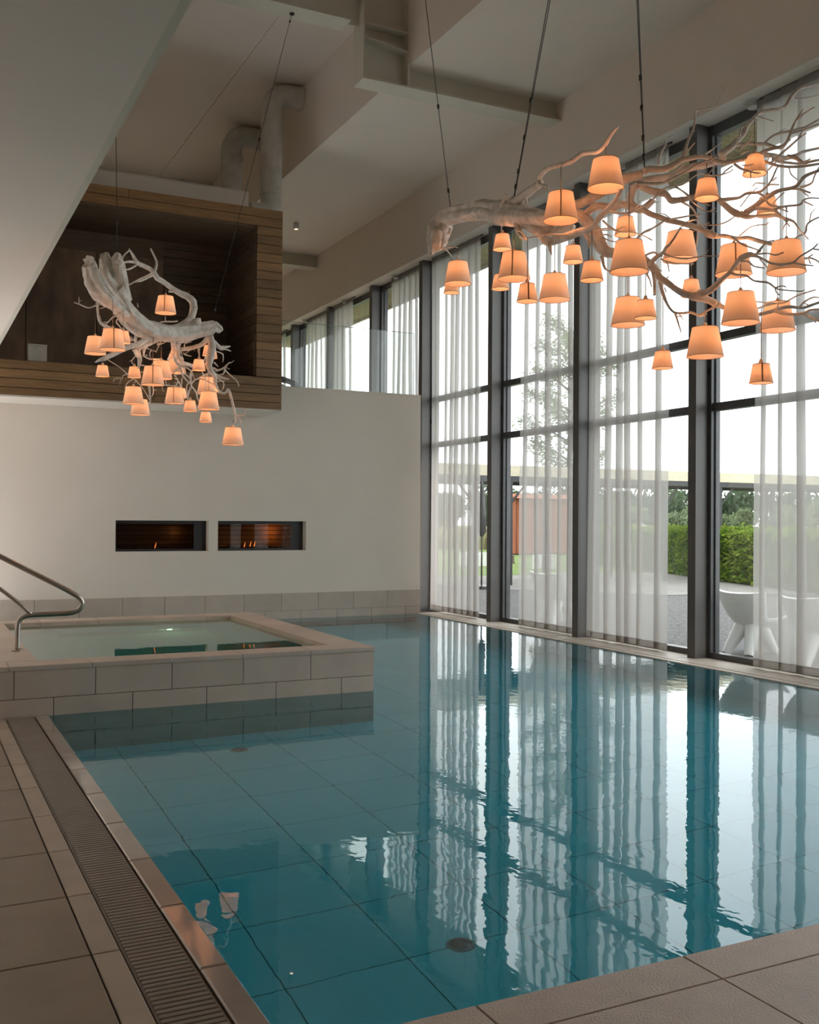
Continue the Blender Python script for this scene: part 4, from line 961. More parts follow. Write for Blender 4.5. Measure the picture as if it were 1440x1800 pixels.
LEFT_LIMBS = [
('splinter',[1.512,9.829,4.045,0.0518,1.536,9.846,4.024,0.062,1.553,9.863,3.969,0.0661,1.581,9.88,3.886,0.0764,1.644,9.902,3.796,0.0788,1.734,9.965,3.737,0.0775,1.847,10.087,3.699,0.0684,1.924,10.172,3.659,0.0629]),
('splinter',[1.791,9.98,4.156,0.0471,1.81,10.015,4.12,0.0576,1.829,10.05,4.042,0.064,1.856,10.092,3.95,0.0685,1.891,10.142,3.86,0.0626,1.927,10.192,3.768,0.0651]),
('splinter',[1.722,10.134,4.203,0.0456,1.715,10.105,4.149,0.062,1.723,10.085,4.058,0.0742,1.755,10.092,3.96,0.0909,1.812,10.123,3.868,0.0956,1.881,10.166,3.769,0.0878]),
('splinter',[1.614,9.881,3.991,0.0081,1.666,9.891,3.887,0.0343,1.73,9.943,3.813,0.0468,1.816,10.032,3.758,0.0453,1.879,10.096,3.724,0.0395]),
('splinter',[1.744,9.915,3.901,0.0081,1.765,9.947,3.859,0.0265,1.792,9.985,3.787,0.0328,1.85,10.052,3.734,0.031]),
('trunk',[1.791,10.062,3.844,0.0991,1.853,10.122,3.789,0.102,1.89,10.157,3.732,0.092,1.928,10.193,3.695,0.0882,2.038,10.325,3.633,0.0983,2.206,10.521,3.579,0.0941,2.393,10.673,3.595,0.0849,2.579,10.794,3.619,0.0819,2.757,10.864,3.669,0.0737,2.918,10.9,3.716,0.0628,3.031,10.924,3.75,0.0609,3.108,10.94,3.71,0.0259]),
('branch',[2.602,10.893,3.681,0.0505,2.739,10.982,3.778,0.0488,2.808,11.026,3.874,0.0421,2.828,11.058,3.987,0.0376,2.797,11.08,4.071,0.0399,2.69,11.078,4.118,0.0351,2.615,11.059,4.153,0.0303,2.513,11.021,4.204,0.0277,2.412,10.984,4.243,0.0298,2.365,10.98,4.305,0.0252,2.257,10.898,4.326,0.0227,2.163,10.816,4.336,0.0202,2.111,10.782,4.401,0.0134,2.068,10.757,4.454,0.0056]),
('branch',[2.169,10.793,4.338,0.0145,2.028,10.631,4.284,0.0132,1.937,10.541,4.239,0.0065]),
('branch',[2.155,10.777,4.307,0.0112,2.085,10.696,4.239,0.01,2.001,10.599,4.195,0.0087,1.944,10.547,4.198,0.0043]),
('branch',[2.071,10.76,4.435,0.0089,2.006,10.688,4.361,0.0077,1.981,10.666,4.303,0.0077,2.007,10.689,4.254,0.0033]),
('branch',[2.368,10.915,4.28,0.0182,2.398,10.949,4.383,0.0149,2.361,10.94,4.468,0.0126,2.328,10.931,4.53,0.0091]),
('branch',[2.352,10.904,4.247,0.0114,2.215,10.74,4.141,0.01,2.137,10.625,4.092,0.0088,2.067,10.518,4.056,0.0044]),
('branch',[2.646,11.091,4.139,0.021,2.551,11.032,4.112,0.0093]),
('branch',[2.112,10.729,4.333,0.0089,2.133,10.753,4.369,0.0045]),
('branch',[2.211,10.723,4.143,0.0067,2.168,10.674,4.133,0.0033]),
('branch',[2.769,10.866,3.715,0.0577,2.805,10.828,3.763,0.0507,2.817,10.784,3.774,0.0344]),
('branch',[2.686,11.2,3.834,0.0094,2.495,11.082,3.787,0.0081,2.455,11.057,3.762,0.0046]),
('branch',[2.536,11.108,3.802,0.007,2.529,11.103,3.855,0.0035]),
('branch',[2.092,10.39,3.779,0.0086,2.084,10.381,3.82,0.0032]),
('branch',[2.817,11.017,3.955,0.0105,2.854,10.978,3.966,0.0058]),
('branch',[2.981,10.913,3.718,0.028,3.012,10.943,3.796,0.0234,3.013,10.966,3.824,0.0117]),
('branch',[1.444,10.191,3.724,0.004,1.495,10.184,3.711,0.0067,1.578,10.18,3.682,0.0067,1.655,10.17,3.718,0.0101]),
('branch',[1.494,10.201,3.724,0.0047,1.491,10.2,3.781,0.002]),
('branch',[1.493,10.2,3.741,0.0027,1.513,10.204,3.754,0.002]),
('branch',[1.658,10.17,3.738,0.0095,1.666,10.197,3.663,0.0122,1.698,10.225,3.569,0.015,1.766,10.27,3.535,0.0164,1.843,10.365,3.53,0.018,1.963,10.498,3.507,0.0183,2.083,10.65,3.498,0.0215]),
('branch',[1.665,10.171,3.712,0.0061,1.709,10.141,3.731,0.0054,1.711,10.107,3.688,0.0054,1.665,10.069,3.665,0.0033]),
('branch',[1.668,10.171,3.733,0.0054,1.709,10.225,3.778,0.0027]),
('branch',[1.702,10.073,3.54,0.004,1.744,10.072,3.544,0.006,1.793,10.092,3.595,0.0074,1.891,10.157,3.661,0.0095]),
('branch',[1.75,10.106,3.55,0.004,1.734,10.091,3.522,0.002]),
('branch',[1.915,10.264,3.503,0.0062,1.874,10.204,3.541,0.0068,1.836,10.147,3.567,0.0068,1.863,10.152,3.62,0.0075,1.891,10.157,3.657,0.0082]),
('branch',[1.86,10.17,3.599,0.0041,1.925,10.231,3.639,0.0034,1.929,10.235,3.654,0.0027]),
('branch',[1.717,10.176,3.481,0.002,1.728,10.202,3.507,0.0048,1.785,10.268,3.536,0.0069]),
('branch',[2.1,10.476,3.55,0.0198,2.108,10.562,3.501,0.0171,2.128,10.663,3.454,0.0158]),
('branch',[2.455,10.714,3.562,0.0322,2.353,10.679,3.54,0.032,2.23,10.607,3.497,0.0288,2.119,10.509,3.419,0.027,2.018,10.421,3.383,0.0267,1.939,10.365,3.34,0.025,1.865,10.329,3.294,0.0207,1.745,10.253,3.223,0.0218,1.705,10.289,3.204,0.015,1.668,10.326,3.182,0.0055]),
('branch',[2.367,10.741,3.544,0.0293,2.243,10.7,3.454,0.0247,2.167,10.676,3.401,0.026,2.175,10.747,3.354,0.0261,2.206,10.844,3.297,0.022,2.209,10.909,3.243,0.0118]),
('branch',[2.256,10.731,3.467,0.0204,2.23,10.739,3.408,0.0175,2.232,10.78,3.356,0.0058]),
('branch',[2.081,10.53,3.373,0.0142,2.133,10.649,3.366,0.0201,2.177,10.757,3.341,0.0218]),
('branch',[2.243,10.87,3.37,0.0059,2.336,10.998,3.361,0.009,2.45,11.11,3.38,0.0091,2.537,11.194,3.385,0.0076]),
('branch',[2.359,11.036,3.38,0.0045,2.349,11.025,3.422,0.0045,2.376,11.049,3.465,0.0045,2.437,11.088,3.453,0.003]),
('branch',[2.31,10.944,3.385,0.0045,2.271,10.902,3.384,0.0022]),
('branch',[2.17,10.867,3.363,0.0059,2.115,10.804,3.296,0.0058,2.134,10.825,3.263,0.0029]),
('branch',[2.115,10.804,3.296,0.0044,2.087,10.772,3.286,0.0022]),
('branch',[2.237,10.941,3.279,0.0089,2.302,10.974,3.277,0.0067,2.311,10.944,3.266,0.0045]),
('branch',[2.237,10.941,3.205,0.0059,2.352,11.066,3.225,0.0045]),
('branch',[2.094,10.859,3.166,0.0044,2.019,10.758,3.127,0.0051,2.001,10.722,3.096,0.005,1.921,10.628,3.077,0.0043,1.888,10.576,3.038,0.0021]),
('branch',[2.175,11.029,3.134,0.0045,2.101,10.945,3.082,0.0052,2.065,10.905,3.009,0.0029]),
('branch',[2.194,11.05,3.1,0.0045,2.232,11.092,3.138,0.003]),
('branch',[2.379,11.173,3.089,0.0106,2.398,11.239,3.022,0.0084,2.421,11.31,2.954,0.0084,2.425,11.36,2.882,0.0069,2.462,11.442,2.822,0.0047,2.516,11.527,2.785,0.0024]),
('branch',[2.429,11.212,3.097,0.0076,2.43,11.213,3.028,0.0061,2.411,11.201,2.98,0.003]),
('branch',[2.439,11.391,2.948,0.0046,2.4,11.35,2.917,0.0031]),
('branch',[2.43,11.213,3.051,0.0046,2.474,11.24,3.065,0.0023]),
('branch',[2.544,11.284,3.113,0.0046,2.549,11.287,3.075,0.0039,2.567,11.298,3.054,0.0023]),
('branch',[2.537,10.767,3.531,0.0319,2.587,10.94,3.469,0.0273,2.596,11.088,3.431,0.0224,2.595,11.23,3.398,0.0122]),
('branch',[2.576,10.792,3.53,0.0253,2.644,10.983,3.428,0.0257,2.748,11.19,3.387,0.0228,2.904,11.388,3.381,0.0215,3.074,11.584,3.438,0.0183]),
('branch',[2.954,10.908,3.623,0.0294,2.904,11.016,3.558,0.0226,2.798,11.114,3.529,0.0244,2.725,11.211,3.511,0.0228,2.685,11.296,3.458,0.0229,2.737,11.437,3.411,0.0179,2.82,11.596,3.393,0.0163,2.746,11.664,3.32,0.0073]),
('branch',[2.914,11.085,3.569,0.0157,2.895,11.081,3.514,0.0131,2.901,11.082,3.445,0.0087]),
('branch',[2.827,11.624,3.402,0.0127,2.916,11.649,3.389,0.011,2.96,11.657,3.352,0.0055]),
('branch',[2.827,11.624,3.397,0.0136,2.851,11.605,3.297,0.0127,2.891,11.582,3.233,0.0109,2.926,11.557,3.205,0.0082]),
('branch',[2.878,11.642,3.321,0.0082,2.927,11.651,3.289,0.0073,2.956,11.657,3.255,0.0055]),
('branch',[2.768,11.676,3.304,0.0064,2.833,11.756,3.25,0.0092,2.819,11.791,3.198,0.0055]),
('branch',[2.833,11.756,3.25,0.0083,2.888,11.83,3.193,0.0056]),
('branch',[2.778,11.682,3.306,0.0073,2.842,11.718,3.319,0.0064,2.912,11.743,3.329,0.0046]),
('branch',[2.898,11.363,3.332,0.0125,2.901,11.458,3.264,0.0144,2.936,11.559,3.17,0.0127,2.928,11.652,3.088,0.0101,2.944,11.75,3.026,0.0055]),
('branch',[2.939,11.56,3.197,0.0082,2.99,11.538,3.252,0.0082,3.088,11.525,3.248,0.0073,3.182,11.511,3.198,0.0046]),
('branch',[2.941,11.56,3.17,0.0091,3.008,11.604,3.106,0.0082,3.032,11.64,3.047,0.0073,3.065,11.678,3.007,0.0046]),
('branch',[3.018,11.387,3.317,0.0081,3.062,11.395,3.24,0.0072,3.044,11.392,3.112,0.0045]),
('branch',[2.921,11.556,3.209,0.0082,2.883,11.549,3.165,0.0072,2.889,11.55,3.03,0.0045]),
('branch',[2.924,11.462,3.302,0.0072,2.953,11.468,3.237,0.0036]),
('branch',[2.972,10.911,3.651,0.0449,3.003,10.925,3.552,0.0399,2.992,10.93,3.448,0.0416,2.972,10.933,3.342,0.0398,3.003,10.947,3.26,0.0312,3.048,10.964,3.204,0.0244,3.055,10.973,3.11,0.0218,3.096,10.988,3.053,0.0175,3.171,11.0,3.041,0.0149,3.212,11.002,3.079,0.0158,3.245,11.006,2.994,0.0158,3.274,11.01,2.89,0.0141,3.299,11.015,2.803,0.0124,3.306,11.022,2.72,0.0044]),
('branch',[3.301,11.022,2.804,0.0079,3.393,11.009,2.817,0.0071,3.414,11.006,2.853,0.0053,3.423,11.004,2.884,0.0027]),
('branch',[3.393,11.009,2.817,0.0062,3.437,11.003,2.772,0.0027]),
('branch',[3.34,11.017,2.801,0.0062,3.363,11.014,2.745,0.0053,3.367,11.013,2.705,0.0027]),
('branch',[3.367,11.013,2.718,0.0035,3.385,11.011,2.706,0.0027]),
('branch',[3.212,11.033,3.074,0.007,3.207,11.034,3.104,0.0035]),
('branch',[3.247,11.029,3.04,0.0044,3.265,11.026,2.979,0.0035]),
('branch',[3.019,10.922,3.596,0.0243,3.114,10.972,3.529,0.0227,3.168,11.003,3.551,0.0158,3.238,11.027,3.573,0.0062]),
('branch',[3.142,11.039,3.537,0.0123,3.203,11.032,3.532,0.0088,3.247,11.026,3.517,0.0044]),
('branch',[3.16,11.038,3.564,0.007,3.151,11.039,3.581,0.0035]),
('branch',[3.076,11.026,3.503,0.007,3.152,11.04,3.486,0.0079,3.165,11.038,3.441,0.0062,3.157,11.039,3.388,0.0035]),
('branch',[3.049,11.021,3.316,0.014,3.101,11.013,3.293,0.0114,3.168,10.998,3.326,0.0114,3.205,10.972,3.374,0.0079,3.229,10.948,3.381,0.0061,3.252,10.925,3.401,0.0026]),
('branch',[3.179,11.037,3.328,0.0088,3.2,11.0,3.272,0.0088,3.291,10.954,3.184,0.0079,3.31,10.918,3.115,0.0035]),
('branch',[3.088,11.029,3.241,0.0096,3.155,11.015,3.257,0.0097,3.169,10.987,3.312,0.0088]),
('branch',[3.059,11.023,3.247,0.0175,3.136,11.039,3.219,0.0176,3.228,11.03,3.205,0.007]),
('branch',[3.079,11.027,3.214,0.0079,3.163,11.04,3.168,0.007,3.164,11.04,3.098,0.0053,3.127,11.037,3.067,0.0035]),
('branch',[3.174,10.987,3.329,0.0053,3.221,10.98,3.31,0.0026]),
('branch',[3.202,10.932,3.372,0.0044,3.202,10.932,3.385,0.0026]),
('branch',[3.088,11.029,3.171,0.007,3.185,11.037,3.183,0.0044]),
('branch',[3.079,11.028,3.118,0.0061,3.113,11.034,3.107,0.0035]),
('branch',[3.058,11.023,3.378,0.0105,3.106,11.032,3.335,0.0035]),
('branch',[2.381,10.836,3.5,0.0101,2.429,10.825,3.504,0.0076,2.481,10.816,3.534,0.0067]),
('branch',[2.401,10.849,3.524,0.005,2.396,10.846,3.473,0.0034]),
('branch',[2.753,11.144,3.547,0.007,2.749,11.096,3.574,0.0052,2.811,11.063,3.592,0.0043]),
('branch',[2.793,11.341,3.509,0.0071,2.804,11.296,3.485,0.0071,2.862,11.262,3.467,0.0035]),
('branch',[2.812,11.345,3.502,0.0053,2.849,11.353,3.533,0.0036]),
('branch',[2.584,11.309,3.18,0.0053,2.61,11.325,3.122,0.0026]),
('branch',[2.655,10.926,3.558,0.0077,2.67,11.02,3.521,0.0078,2.664,11.101,3.481,0.0087]),
('branch',[2.646,11.091,4.139,0.011,2.635,11.248,4.217,0.006,2.605,11.42,4.267,0.0045]),
('branch',[2.374,10.981,4.293,0.011,2.134,11.282,4.172,0.006,1.874,11.599,4.024,0.0045]),
('branch',[1.644,9.902,3.796,0.011,1.684,9.741,3.745,0.006,1.704,9.595,3.666,0.0045]),
('branch',[1.862,10.104,3.691,0.011,1.883,10.07,3.677,0.006,1.883,10.052,3.634,0.0045]),
('branch',[2.175,11.029,3.134,0.0036,2.043,11.122,3.27,0.006,1.892,11.231,3.379,0.0045]),
('branch',[2.4,11.065,3.46,0.0031,2.335,11.195,3.508,0.006,2.25,11.342,3.527,0.0045]),
('branch',[2.439,11.391,2.948,0.0037,2.383,11.524,3.104,0.006,2.308,11.673,3.232,0.0045]),
('branch',[2.425,11.08,3.455,0.0026,2.461,11.053,3.539,0.006,2.477,11.041,3.594,0.0045]),
('branch',[2.912,11.743,3.329,0.0037,2.932,11.996,3.596,0.006,2.932,12.265,3.835,0.0045]),
('branch',[2.849,11.353,3.533,0.0029,2.981,11.36,3.635,0.006,3.093,11.382,3.71,0.0045]),
('branch',[3.074,11.584,3.438,0.011,3.203,11.821,3.64,0.006,3.312,12.074,3.814,0.0045]),
('branch',[2.924,10.973,3.584,0.011,2.897,10.926,3.565,0.006,2.851,10.896,3.518,0.0045]),
('branch',[3.074,11.584,3.438,0.011,3.168,11.785,3.472,0.006,3.242,12.001,3.477,0.0045]),
('branch',[3.012,10.95,3.249,0.011,3.006,10.948,3.246,0.006,2.98,10.962,3.216,0.0045]),
('branch',[2.888,11.83,3.193,0.0045,2.904,12.01,3.279,0.006,2.901,12.205,3.337,0.0045]),
('branch',[2.888,11.83,3.193,0.0045,2.972,12.132,3.294,0.006,3.037,12.449,3.366,0.0045]),
('branch',[3.003,10.947,3.26,0.011,2.88,10.872,3.196,0.006,2.738,10.813,3.105,0.0045]),
('branch',[2.888,11.83,3.193,0.0045,2.74,12.204,3.248,0.006,2.573,12.594,3.275,0.0045]),
('branch',[3.018,11.618,3.082,0.0063,3.072,11.573,3.094,0.006,3.106,11.544,3.078,0.0045]),
('branch',[3.3,11.016,2.786,0.0086,3.272,10.923,2.778,0.006,3.223,10.845,2.741,0.0045]),
('branch',[2.007,10.689,4.254,0.0026,2.008,10.752,4.235,0.006,1.989,10.83,4.189,0.0045]),
]
RIGHT_LAMPS = [
(4.31, 7.744, 3.712, 0, 4.026, 'large cream lampshade hanging alone under the broken left end of the right-hand branch'),
(4.473, 8.153, 3.732, 1, 4.06, 'small lampshade tucked behind and just below the leftmost large shade of the right-hand branch'),
(4.145, 6.741, 3.756, 1, 3.936, 'small pale lampshade hung tight under the thick trunk, in front of a grey column'),
(3.957, 6.272, 3.407, 0, 3.765, 'large seamed lampshade between a small shade above and one half hidden behind its left'),
(4.319, 7.047, 3.528, 1, 3.936, 'small glowing lampshade half hidden behind the lower left of a large seamed shade'),
(3.754, 5.78, 3.129, 1, 3.56, 'small lampshade with brown vertical seam, hanging on a long cord below the trunk'),
(4.392, 6.387, 3.321, 0, 3.766, 'large plain lampshade on a long cord, lowest under the middle of the bowed limb'),
(3.979, 5.716, 3.689, 0, 4.062, 'large bright lampshade with seam, hanging in front of the trunk from the arched upper twig'),
(4.052, 5.318, 3.804, 0, 4.087, 'topmost large lampshade, hung near the tip of the arched upper twig'),
(4.374, 6.125, 3.547, 1, 3.725, 'small lampshade in front of a dark column, close under the bowed limb'),
(3.897, 5.254, 3.178, 1, 3.496, 'small bright lampshade right of the dark column, on a cord beside the big lower limb'),
(4.321, 4.683, 3.599, 1, 3.811, 'small bright lampshade high on the right-hand branch, against the bare window pane'),
(4.746, 4.72, 3.827, 1, 4.187, 'small lampshade crossed by dark forked twigs, second highest of the small shades at far right'),
(4.378, 5.527, 3.599, 1, 3.834, 'small bright lampshade under the trunk fork, crossed by the cord of a larger shade'),
(5.232, 5.086, 3.737, 1, 4.037, 'small lampshade half covered by a thick forked limb, below the highest twigs at right'),
(4.015, 5.033, 3.197, 0, 3.728, 'largest looking lampshade, hiding the place where the lower limb bends to the right'),
(4.732, 5.382, 3.437, 0, 3.674, 'large lampshade before a grey column, a thin twig rising across its left side'),
(4.876, 5.029, 3.278, 0, 3.498, 'large seamed lampshade behind a forked dark twig, right of the bare window strip'),
(4.876, 4.584, 3.197, 0, 3.573, 'large lampshade crossed by a dark twig, the large one hung furthest to the right'),
(5.151, 5.74, 3.304, 1, 3.522, 'small dim lampshade partly hidden behind the thick lower limb, in front of the column'),
(4.695, 4.783, 2.9, 0, 3.278, 'large lampshade hung centrally below the forked dark twig, hiding the end of the lower limb'),
(5.378, 5.132, 2.972, 0, 3.343, 'large pale lampshade at right with a limb passing across its upper half'),
(4.543, 5.703, 3.028, 0, 3.394, 'large lampshade directly below the largest looking one, overlapped by a small shade'),
(4.355, 5.286, 2.985, 1, 3.306, 'small bright lampshade overlapping the right side of a large one'),
(4.638, 5.036, 2.719, 0, 3.062, 'lowest of the large lampshades at right, in front of the grey column and transom'),
(4.7, 5.52, 2.712, 1, 3.325, 'small lampshade on a long cord at the transom, left of the grey column'),
(4.794, 4.707, 2.52, 1, 2.994, 'lowest small lampshade with seam, hanging on a long cord before the right-hand curtain'),
]
LEFT_LAMPS = [
(2.605, 11.42, 3.953, 0, 4.265, 'cream lampshade with seam hanging above the pale trunk, under its arched upper limb'),
(1.874, 11.599, 3.464, 0, 4.022, 'large orange lampshade on a long cord, leftmost of the large ones on the left-hand branch'),
(1.704, 9.595, 3.199, 0, 3.664, 'biggest cream lampshade with dark seam, hanging below the broken trunk end'),
(1.883, 10.052, 3.347, 1, 3.632, 'small dim beige lampshade peeping out right of the biggest cream shade'),
(1.892, 11.231, 3.17, 1, 3.377, 'small bright lampshade at lower left in front of the wooden sill, under a pointed limb'),
(2.25, 11.342, 3.196, 1, 3.525, 'small bright lampshade straight above a large orange one, against the dark opening'),
(2.308, 11.673, 2.944, 0, 3.23, 'large orange lampshade straight below a small bright one, in front of the lower planks'),
(2.278, 10.537, 3.023, 0, 3.521, 'large pale unlit looking lampshade with dark seam, in the middle of the cluster'),
(2.477, 11.041, 3.162, 0, 3.592, 'large orange lampshade half hidden behind the pale seamed one in the middle'),
(2.932, 12.265, 3.412, 0, 3.833, 'large dim lampshade far back behind the hanging limbs, right of the middle'),
(3.093, 11.382, 3.507, 1, 3.708, 'small bright lampshade at upper right, just below the trunk tip'),
(3.312, 12.074, 3.593, 1, 3.812, 'small lampshade almost hidden behind the one below the trunk tip'),
(2.851, 10.896, 3.26, 1, 3.516, 'small bright lampshade lower left of the trunk tip, beside a curved limb'),
(3.242, 12.001, 3.157, 0, 3.475, 'large lampshade behind thin twigs, directly above the lowest large one'),
(2.98, 10.962, 2.849, 0, 3.214, 'large orange lampshade with a tiny bright one hanging straight beneath it'),
(2.901, 12.205, 3.034, 0, 3.335, 'large seamed lampshade overlapped at right by a small bright one'),
(3.037, 12.449, 3.135, 1, 3.364, 'small bright lampshade overlapping the right side of a large seamed one'),
(2.738, 10.813, 2.8, 1, 3.103, 'small orange lampshade hanging below the thin curving twigs, against the plank edge'),
(2.573, 12.594, 2.913, 0, 3.273, 'large pale lampshade half hidden below and behind an orange one, before the white wall'),
(3.106, 11.544, 2.764, 1, 3.076, 'small bright lampshade straight beneath a large orange one, before the white wall'),
(3.223, 10.845, 2.461, 0, 2.739, 'lowest lampshade of all, hanging apart at right in front of the white wall'),
(1.989, 10.83, 4.029, 1, 4.187, 'small lampshade hidden behind the broken trunk, only its glowing edge showing'),
]
driftwood('driftwood_chandelier', RIGHT_LIMBS, 'long bleached driftwood branch hanging above the pool at right, spreading into forked twigs', 3)
driftwood('driftwood_chandelier', LEFT_LIMBS, 'gnarled bleached driftwood trunk hanging at left before the wooden box, broken end upwards', 5)

# suspension cables
def cable(a, b, lab, clamps, twin=False):
    a, b = Vector(a), Vector(b)
    c = thing('suspension_cable', lab, 'cable', a, 0, 'steel cables holding the driftwood')
    for k in range(2 if twin else 1):
        o = Vector((0.028 * k, 0.01 * k, 0))
        MB().tube([Vector((0, 0, 0)) + o * 0.2, (b - a) * 0.5 + o, (b - a) + o], [0.0035] * 3, 6).build('wire', CABLE, c, True)
    for t in clamps:
        MB().tube([(b - a) * t - (b - a).normalized() * 0.018, (b - a) * t + (b - a).normalized() * 0.018], [0.011, 0.011], 8).build('clamp', CABLE, c, True)
    MB().lathe([(0.0, -0.02), (0.03, -0.018), (0.032, 0.0)], 14, tuple(b - a)).build('ceiling_plate', CABLE, c, True)
cable((4.324, 7.879, 4.29), (3.78, 8.11, 8.94), 'thin cable to the left broken end of the right-hand branch', (0.02, 0.06, 0.22))
cable((4.22, 6.70, 4.15), (4.93, 6.31, 8.94), 'doubled cable in the middle, leaning right, above the fork of the right-hand branch', (0.02, 0.045, 0.10, 0.16), True)
cable((4.351, 5.299, 3.98), (4.11, 5.37, 8.94), 'doubled upright cable right of the topmost large lampshade', (0.015, 0.04, 0.08, 0.12), True)
cable((3.03, 10.983, 3.88), (4.355, 12.2, 8.08), 'slanting cable from the left-hand trunk up to the cream steel beam', (0.02, 0.55, 0.97))
cable((1.841, 10.121, 4.03), (1.74, 10.13, 8.94), 'thin upright cable at the broken end of the left-hand trunk', (0.03, 0.06, 0.10))

# ================================================================ LAMPSHADES
def shade_meshes(D):
    r0, r1, h = D / 2, D / 2 * 0.70, D * 0.80
    k = 48
    sh = MB().lathe([(r0, 0), (r1, h)], k).mesh('lamp_shade', SHADE, True)
    rims = []
    for nm, rr, zz in (('bottom_rim', r0, 0.0), ('top_rim', r1, h)):
        rim = MB()
        ring = [(rr * math.cos(2*math.pi*i/36), rr * math.sin(2*math.pi*i/36), zz) for i in range(37)]
        rim.tube(ring, [0.0017] * 37, 5, False)
        rims.append(rim.mesh(nm, TRIMB, True))
    so = MB().lathe([(0.0, h - 0.03), (0.014, h - 0.03), (0.018, h + 0.004), (0.016, h + 0.012), (0.010, h + 0.030), (0.004, h + 0.036), (0.0, h + 0.036)], 14).mesh('socket', SOCKET, True, 50)
    sp = MB()
    for a in range(3):
        th = 2 * math.pi * a / 3
        sp.tube([(0.014 * math.cos(th), 0.014 * math.sin(th), h - 0.012), (r1 * math.cos(th), r1 * math.sin(th), h - 0.004)], [0.0015] * 2, 5)
    sp = sp.mesh('shade_carrier', TRIMB)
    seam = MB()
    seam.box(-0.0045, -0.0012, 0, 0.0045, 0.0012, 1)
    i0 = []
    for (x, y, z) in seam.v: i0.append((x, y - (r0 + (r1 - r0) * z) - 0.0006, z * h))
    seam.v = i0
    seam = seam.mesh('seam', SEAMM)
    return dict(h=h, lamp_shade=sh, bottom_rim=rims[0], top_rim=rims[1], socket=so, shade_carrier=sp, seam=seam)
SH = {0: shade_meshes(0.236), 1: shade_meshes(0.146)}
CORDM = MB().tube([(0, 0, 0), (0, 0, 1)], [0.0026, 0.0026], 6).mesh('cord', CORD, True)
lamp_light = {}
for s_, wts in ((0, LAMP_WATTS), (1, LAMP_WATTS * 0.55)):
    l = bpy.data.lights.new('bulb_light', 'POINT')
    l.energy = wts; l.color = (1.0, 0.405, 0.165); l.shadow_soft_size = 0.022
    lamp_light[s_] = l
def lamp(x, y, z, size, ztop, lab, group, i):
    q = SH[size]
    o = thing('pendant_lamp', lab, 'lamp', (x, y, z), 0, group)
    for part in ('lamp_shade', 'bottom_rim', 'top_rim', 'socket', 'shade_carrier'):
        link(part, q[part], o)
    if re.search(r'seamed lampshade|with (\w+ )*seam', lab):
        a = math.atan2(x, y)           # the seam is stitched on the side towards the pool end
        link('seam', q['seam'], o, None, (0, 0, -a + 0.12 * ((i % 3) - 1)))
    link('cord', CORDM, o, (0, 0, q['h'] + 0.03), None, (1, 1, max(0.03, ztop - z - q['h'] - 0.03)))
    lo = bpy.data.objects.new('bulb_light', lamp_light[size]); COL.objects.link(lo)
    lo.parent = o; lo.location = (0, 0, q['h'] * 0.66)
for i, (x, y, z, s_, zt, lab) in enumerate(RIGHT_LAMPS): lamp(x, y, z, s_, zt, lab, 'lampshades of the right-hand driftwood chandelier', i)
for i, (x, y, z, s_, zt, lab) in enumerate(LEFT_LAMPS): lamp(x, y, z, s_, zt, lab, 'lampshades of the left-hand driftwood chandelier', i)

# ================================================================ OUTSIDE
structure('ground_gravel', MB().box(8.93, -6, -0.3, 60, 60, -0.02), GRAVEL)
pv = MB()
pv.v += [(12.6, 21.3, -0.012), (15.5, 17.9, -0.012), (17.6, 17.7, -0.012), (20.4, 15.2, -0.012), (24, 14, -0.012), (24, 26, -0.012), (15.5, 27, -0.012), (12.0, 26, -0.012)]
pv.f.append(tuple(range(8)))
structure('ground_paving', pv, PAVING)
lw = MB()
lw.v += [(11, 26.5, -0.008), (22, 26.0, -0.008), (23.5, 10, -0.008), (70, 8, -0.008), (70, 56, -0.008), (11, 56, -0.008)]
lw.f.append(tuple(range(6)))
structure('ground_lawn', lw, LAWN)
structure('ground_field', MB().quad((-80, 56, -0.1), (260, 56, -0.1), (260, 300, -0.1), (-80, 300, -0.1)).quad((60, -60, -0.1), (260, -60, -0.1), (260, 56, -0.1), (60, 56, -0.1)), FIELD)
structure('lake_water', MB().quad((30, 58, -0.06), (120, 58, -0.06), (130, 76, -0.06), (20, 80, -0.06)).quad((62, 20, -0.05), (72, 18, -0.05), (80, 58, -0.05), (60, 58, -0.05)), LAKE)

# pergola
pg = thing('pergola', 'long cream fronted pergola on black posts across the terrace', 'pergola', (19, 22, 0))
def off(x, y): return x - 19, y - 22
MB().box(-9, 0, 2.78, 9, 0.10, 3.04).build('fascia', CREAMW, pg)
MB().box(-9, 0.1, 2.98, 9, 2.6, 3.06).build('roof_sheet', CREAMW, pg)
MB().box(-9, 0.02, 2.64, 9, 0.14, 2.78).build('front_beam', BLACKM, pg)
MB().box(-9, 2.45, 2.64, 9, 2.58, 2.98).build('rear_beam', BLACKM, pg)
for px in (12.82, 13.85, 16.55, 18.90, 20.9, 22.97, 25.2):
    for py in (22.03, 24.46):
        if py > 24 and (px < 16 or 20 < px < 24): continue
        ox, oy = off(px, py)
        MB().box(ox - 0.05, oy - 0.0, 0.0, ox + 0.05, oy + 0.1, 2.64).build('post', BLACKM, pg)
    ox, oy = off(px, 22.05)
    for s_ in (-1, 1):
        MB().tube([(ox, oy + 0.05, 2.05), (ox + s_ * 0.55, oy + 0.05, 2.66)], [0.03, 0.03], 6).build('brace', BLACKM, pg)

